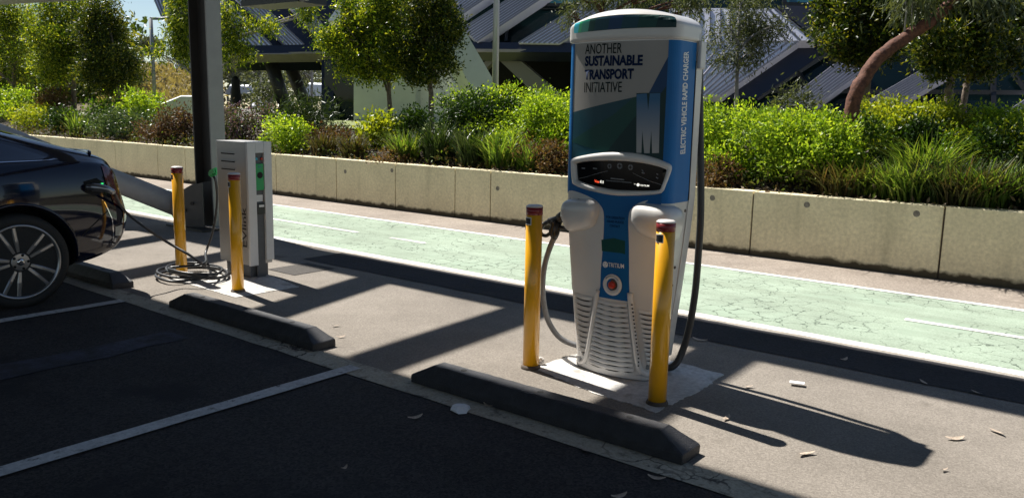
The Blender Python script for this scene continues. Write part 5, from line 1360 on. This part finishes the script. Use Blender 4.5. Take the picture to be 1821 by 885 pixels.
# leaning red-barked eucalypt
D = DY(1510, 9.15); b = soil_at(1502, 9.15)
tr = [b] + [PD(x, y, D) for x, y in ((1518, 178), (1535, 142), (1560, 108), (1592, 80), (1625, 58), (1655, 38), (1690, 6), (1735, -50))]
tree_('leaning gum with red brown stringy bark curving up to the right', b, tr, .080, [PB(1640, -20, D, 60, 22), PB(1730, -30, D, 60, 30), PB(1800, 10, D, 30, 26)], L['gum'], n=1500, size=.15, bark='barkred', aspect=.16, up=0, droop=1.6, spread=.10, r1=.058, limbs=False)
bm = bmesh.new()
kp = [PD(1608, 60, D-.02), PD(1612, 20, D-.05), PD(1606, -30, D-.05)]
t = COL.objects[-1].parent if COL.objects[-1].parent else None
hangers = []
for (x, y, l_) in ((1634, 20, 16), (1650, 22, 20), (1664, 20, 18), (1676, 12, 22), (1625, 26, 18), (1642, 8, 24), (1668, 36, 24), (1690, 14, 16), (1610, 22, 12), (1680, 24, 20), (1655, 8, 22), (1700, 4, 18), (1740, 6, 14), (1778, 4, 10)):
    for _ in range(2):
        hangers.append(PD(x+rnd.uniform(-6, 6), y+rnd.uniform(-6, 4), D-.12+rnd.uniform(-.1, .1)))
gumt = [o for o in COL.objects if o.get('label', '').startswith('leaning gum')][0]
obj('hanging_leaves', leaf_mesh('hanging', np.array([tuple(p-Vector(gumt.location)) for p in hangers for _ in range(2)]), .16, .16, 0, 2.4), L['gum'], gumt)
bm = bmesh.new(); tube(bm, [p-Vector(gumt.location) for p in kp], [.012, .010, .008], 7); tube(bm, [p-Vector(gumt.location)+Vector((.03, 0, 0)) for p in [PD(1616, 56, D), PD(1617, -30, D)]], [.009, .007], 7); obj('branch', bm, M['barkpale'], gumt)
# gum behind the top of the rapid charger
gtree('gum tree whose drooping leaves fringe the top of the rapid charger', 1078, 10.9, [(1075, 110), (1072, 40), (1068, -40)], 8, [(1040, -2, 44, 16, 0), (1090, -8, 50, 20, 0), (1150, -6, 50, 20, 0), (1210, -2, 44, 20, 0), (1012, 28, 16, 18, -.1), (1020, 44, 12, 12, 0), (1235, 12, 26, 18, .1)], 'gum', n=3600, size=.10, bark='barkred', aspect=.18, droop=1.2, up=0, spread=.08)
# gum behind the steel column
gtree('gum tree with loose drooping leaves showing on both sides of the steel column', 362, 10.3, [(362, 150), (360, 90), (366, 20)], 5, [(312, 58, 17, 30, 0), (322, 20, 22, 34, 0), (335, 65, 26, 40, 0), (285, 95, 12, 16, 0), (410, 30, 20, 26, 0), (413, 75, 18, 18, 0), (440, 42, 18, 16, 0), (485, 45, 22, 12, 0), (435, 95, 14, 10, 0), (400, 95, 14, 14, 0), (545, 20, 18, 18, .2)], 'tree', n=3400, size=.135, bark='barkpale', aspect=.24, droop=.9, up=0, spread=.12)

# ---- shrubs, left to right
S = shrub
S('bright green shrub behind the roof of the black car', 15, 150, 110, 9.8, L['lime'], 2400, .085)
S('yellow tinged bush just above the back window of the black car', 62, 188, 84, 9.1, L['yellow'], 2200, .075)
S('dark green bush between the yellow bush and the strappy clump at the left', 104, 196, 46, 9.0, L['dark'], 1500, .07)
S('orange tinged bush in the shade under the second tree', 100, 158, 70, 10.0, L['brown'], 1500, .08)
tuft('pale strap leaved clump on the wall edge left of the pale edged bush', 141, 205, 60, 8.75, L['grass'], 130, .016)
S('mid green bush in front of the trunk of the dark left tree', 180, 180, 86, 9.6, L['green'], 2200, .075)
S('low bush with small pale glossy leaves hanging to the wall top', 222, 188, 100, 8.9, L['pale'], 3600, .060)
S('fresh green bush behind the pale glossy bush', 250, 160, 90, 10.0, L['lime'], 2000, .085)
S('red brown bush immediately left of the steel column', 306, 187, 76, 8.85, L['redbrown'], 2800, .060, low=L['brown'], lown=500)
S('purple flowered bush behind the small charging post', 432, 182, 92, 8.95, L['purple'], 3000, .060)
S('dark arching strap leaved shrub under the raking columns', 542, 182, 104, 9.5, L['strap'], 2600, .13, aspect=.16, up=.5, blobs=7)
S('bright green bush just right of the small charging post', 515, 208, 82, 8.75, L['lime'], 2200, .062)
S('low bronze ground plant left of the sapling', 590, 236, 80, 9.3, L['redbrown'], 1500, .06)
tuft('bronze grass clump on the wall edge right of the small charging post', 575, 238, 70, 8.65, L['drygrass'], 240, .010)
tuft('bronze grass clump on the wall edge below the lawn', 628, 240, 76, 8.65, L['drygrass'], 240, .010)
S('upright yellow green sapling in front of the lawn', 668, 188, 42, 9.2, L['yellow'], 800, .085, name='sapling')
S('dark bush between the two tree trunks left of the hedge', 728, 196, 70, 9.8, L['dark'], 2200, .062)
tuft('bright grass clump on the wall edge below the forked tree', 722, 236, 84, 8.65, L['grass'], 260, .011)
S('brown dry ground plant below the forked tree', 700, 266, 66, 8.5, L['brown'], 800, .05)
tuft('dark tall grass clump below the bare straight trunk', 780, 222, 90, 8.75, L['strap'], 320, .012)
tuft('dark grass clump directly left of the clipped hedge', 838, 232, 76, 8.65, L['strap'], 280, .012)
S('large dark sided hedge with a sunlit flat top left of the rapid charger', 868, 160, 150, 9.7, L['dark'], 10000, .050, name='hedge', cat='hedge', topflat=True, blobs=10)
S('bright lime hedge top behind the dark hedge', 900, 151, 200, 10.3, L['lime'], 9500, .050, name='hedge', cat='hedge', topflat=True, blobs=10)
S('lime green bush touching the left side of the rapid charger', 972, 158, 116, 9.3, L['lime'], 9000, .047, low=L['brown'], lown=1800)
tuft('bright long bladed grass clump in front of the dark hedge', 892, 232, 100, 8.65, L['grass'], 300, .011, lean=.9)
tuft('grass clump beside the brown twigs left of the rapid charger', 940, 256, 60, 8.55, L['grass'], 180, .010)
S('brown twiggy growth under the lime bush left of the rapid charger', 975, 250, 84, 8.6, L['brown'], 2200, .050)
S('brown twiggy growth on the wall edge just right of the rapid charger', 1282, 292, 84, 8.5, L['brown'], 1600, .045)
S('lime leafy bush just right of the rapid charger', 1282, 172, 110, 9.1, L['lime'], 8000, .046)
S('broad light green bush right of the rapid charger, full of sunlit leaves', 1375, 182, 150, 9.0, L['lime'], 11000, .046, low=L['green'], lown=2000)
S('light green bush left of the foot of the leaning red trunk', 1468, 200, 120, 8.95, L['lime'], 9000, .043, low=L['green'], lown=1300)
S('lime bush mostly hidden behind the left half of the rapid charger', 1062, 168, 130, 9.2, L['lime'], 6000, .047)
S('lime bush mostly hidden behind the right half of the rapid charger', 1190, 172, 130, 9.3, L['lime'], 6000, .047)
S('yellow green bush cut by the right edge of the picture', 1880, 196, 150, 9.6, L['yellow'], 5000, .046)
S('grey green upright bush in front of the middle cladding strip', 1425, 146, 56, 10.0, L['gum'], 1500, .065, aspect=.3)
S('pinkish new shoots poking above the light green bush', 1366, 176, 22, 9.3, L['redtip'], 220, .05, blobs=3)
S('fine leaved green bush at the foot of the leaning red trunk', 1545, 190, 90, 9.3, L['green'], 3600, .045)
S('yellow green bush behind the leaning red trunk', 1592, 172, 120, 10.0, L['yellow'], 7000, .044)
S('dark green bush left of the rough pale trunk', 1630, 206, 84, 9.6, L['dark'], 3200, .045)
S('yellow bush around the two trunks at the right', 1700, 176, 140, 10.1, L['yellow'], 8000, .044)
S('light green bush at the right edge above the grasses', 1785, 184, 120, 10.1, L['lime'], 6000, .044)
S('dark low bush at the right edge under the light green bush', 1800, 226, 90, 9.4, L['dark'], 3000, .045)
S('low green ground plant under the right hand trunks', 1710, 236, 90, 9.2, L['green'], 1800, .045)
for i, (px, yt, wd_, Y, lf, lb) in enumerate(((1560, 292, 110, 8.7, 'grass', 'grass clump on the wall edge below the leaning red trunk'), (1620, 284, 110, 8.6, 'grass', 'green grass clump second right of the leaning red trunk foot'), (1690, 280, 110, 8.6, 'strap', 'darker grass clump below the rough pale trunk'), (1760, 290, 120, 8.6, 'grass', 'green grass clump on the wall edge near the right side'), (1835, 284, 120, 8.7, 'strap', 'grass clump cut by the right edge of the picture'), (1655, 240, 90, 9.1, 'grass', 'grass clump higher up the slope between the trunks'), (1500, 282, 90, 8.6, 'drygrass', 'dry grass at the foot of the light green bush'), (1725, 285, 110, 8.5, 'drygrass', 'low dry grass on the wall edge at the right'))):
    tuft(lb, px, yt, wd_*1.5, Y, L[lf], 420, .0075, lean=1.15)
# litter on the bed front and on the wall top
P = np.stack([NR.uniform(-22, 6, 6500), 8.28+np.abs(NR.normal(size=6500))*.45, np.zeros(6500)], 1); P[:, 2] = [soil_z(y)+.02 for y in P[:, 1]]
P2 = np.stack([NR.uniform(-22, 6, 700), NR.uniform(8.17, 8.34, 700), np.full(700, .668)], 1)
tag(obj('leaf_litter', leaf_mesh('leaf_litter', np.concatenate([P, P2]), .055, .4, .05), L['litter']), kind='stuff')
P = []
for k in range(1500):
    x, y = rnd.uniform(-24, 6), 8.36+abs(rnd.gauss(0, .75)); z = soil_z(y); h = rnd.uniform(.05, .28)
    for _ in range(9): P.append((x+rnd.gauss(0, .10), y+rnd.gauss(0, .08), z+h*rnd.random()))
tag(obj('ground_cover', leaf_mesh('ground_cover', np.array(P), .065, .45, .5), L['cover']), kind='stuff')
P = []
for k in range(2200):
    D_ = rnd.uniform(34, 46); x = rnd.uniform(-120, 236); top_ = 70+24*math.sin(x*.045)+12*math.sin(x*.13); y = rnd.uniform(top_, 205)
    q = PD(x, y, D_); P += [(q.x+rnd.gauss(0, .4), q.y+rnd.gauss(0, .4), q.z+rnd.gauss(0, .35)) for _ in range(9)]
tag(obj('far_wood', leaf_mesh('far_wood', np.array(P), .34, .5, .1), L['treedk']), kind='stuff')
P = []
for k in range(520):
    D_ = rnd.uniform(110, 135); x = rnd.uniform(330, 660); y = 112+12*math.sin(x*.06)+rnd.random()**1.3*66
    q = PD(x, y, D_); P += [(q.x+rnd.gauss(0, .9), q.y+rnd.gauss(0, .9), q.z+rnd.gauss(0, .8)) for _ in range(9)]
tag(obj('distant_wood', leaf_mesh('distant_wood', np.array(P), .9, .5, .1), L['far']), kind='stuff')
# ------------------------------------------------------------------ things lying on the pavement
LEAFB = None
def fallen(px, py, l_, rz,  label='dry curled gum leaf lying on the ground', group='fallen leaves on the ground'):
    l_ *= .72; p = gnd(px, py); bm = bmesh.new(); n = 8; a = []; b = []
    for i in range(n+1):
        t = i/n; w_ = l_*.13*math.sin(math.pi*t)**.8+.0015; x = (t-.5)*l_; y = .12*l_*math.sin(t*2.6); z = .003+.007*(2*t-1)**2
        a.append(bm.verts.new((x, y+w_, z))); b.append(bm.verts.new((x, y-w_, z+.003)))
    for i in range(n): bm.faces.new((a[i], b[i], b[i+1], a[i+1]))
    o = obj('fallen_leaf', bm, M['deadleaf'], None, True); o.location = (p.x, p.y, .004); o.rotation_euler.z = rz
    return tag(o, label, 'leaf', group)
for (x, y, l_) in ((738, 743, .11), (1038, 803, .10), (1168, 851, .10), (1697, 780, .13), (1640, 682, .12), (1770, 770, .12), (1435, 810, .12), (1290, 744, .11), (598, 581, .08), (606, 600, .08), (1245, 605, .14), (1100, 883, .10), (870, 722, .09), (1680, 838, .05), (1500, 640, .10), (1735, 700, .10), (612, 834, .05), (1330, 690, .09)):
    fallen(x, y, l_, rnd.uniform(0, 6.28))
def paper(px, py, r_, label, hz=.02):
    p = gnd(px, py); bm = bmesh.new(); bmesh.ops.create_icosphere(bm, subdivisions=2, radius=r_)
    for v in bm.verts: v.co *= rnd.uniform(.75, 1.2); v.co.z = abs(v.co.z)*hz/r_*1.2
    o = obj('crumpled_paper', bm, M['paperlit']); o.location = (p.x, p.y, .004); return tag(o, label, 'litter')
paper(818, 729, .052, 'crumpled white scrap lying on the dark asphalt before the nearest wheel stop')
p = gnd(1417, 685); bm = bx(bmesh.new(), -.038, .038, -.02, .02, .0, .003); 
for v in bm.verts: v.co.z += .25*abs(v.co.x)
o = obj('card_scrap', bm, M['paperlit']); o.location = (p.x, p.y, .006); o.rotation_euler.z = .3; tag(o, 'folded white card scrap on the sunlit pavement beside the charger shadow', 'litter')
p = gnd(962, 648); bm = bmesh.new(); bmesh.ops.create_icosphere(bm, subdivisions=2, radius=.022)
for v in bm.verts: v.co *= rnd.uniform(.8, 1.1)
o = obj('stone', bm, M['stone']); o.location = (p.x, p.y, .025); tag(o, 'small pale stone at the pad corner beside the left bollard of the rapid charger', 'stone')
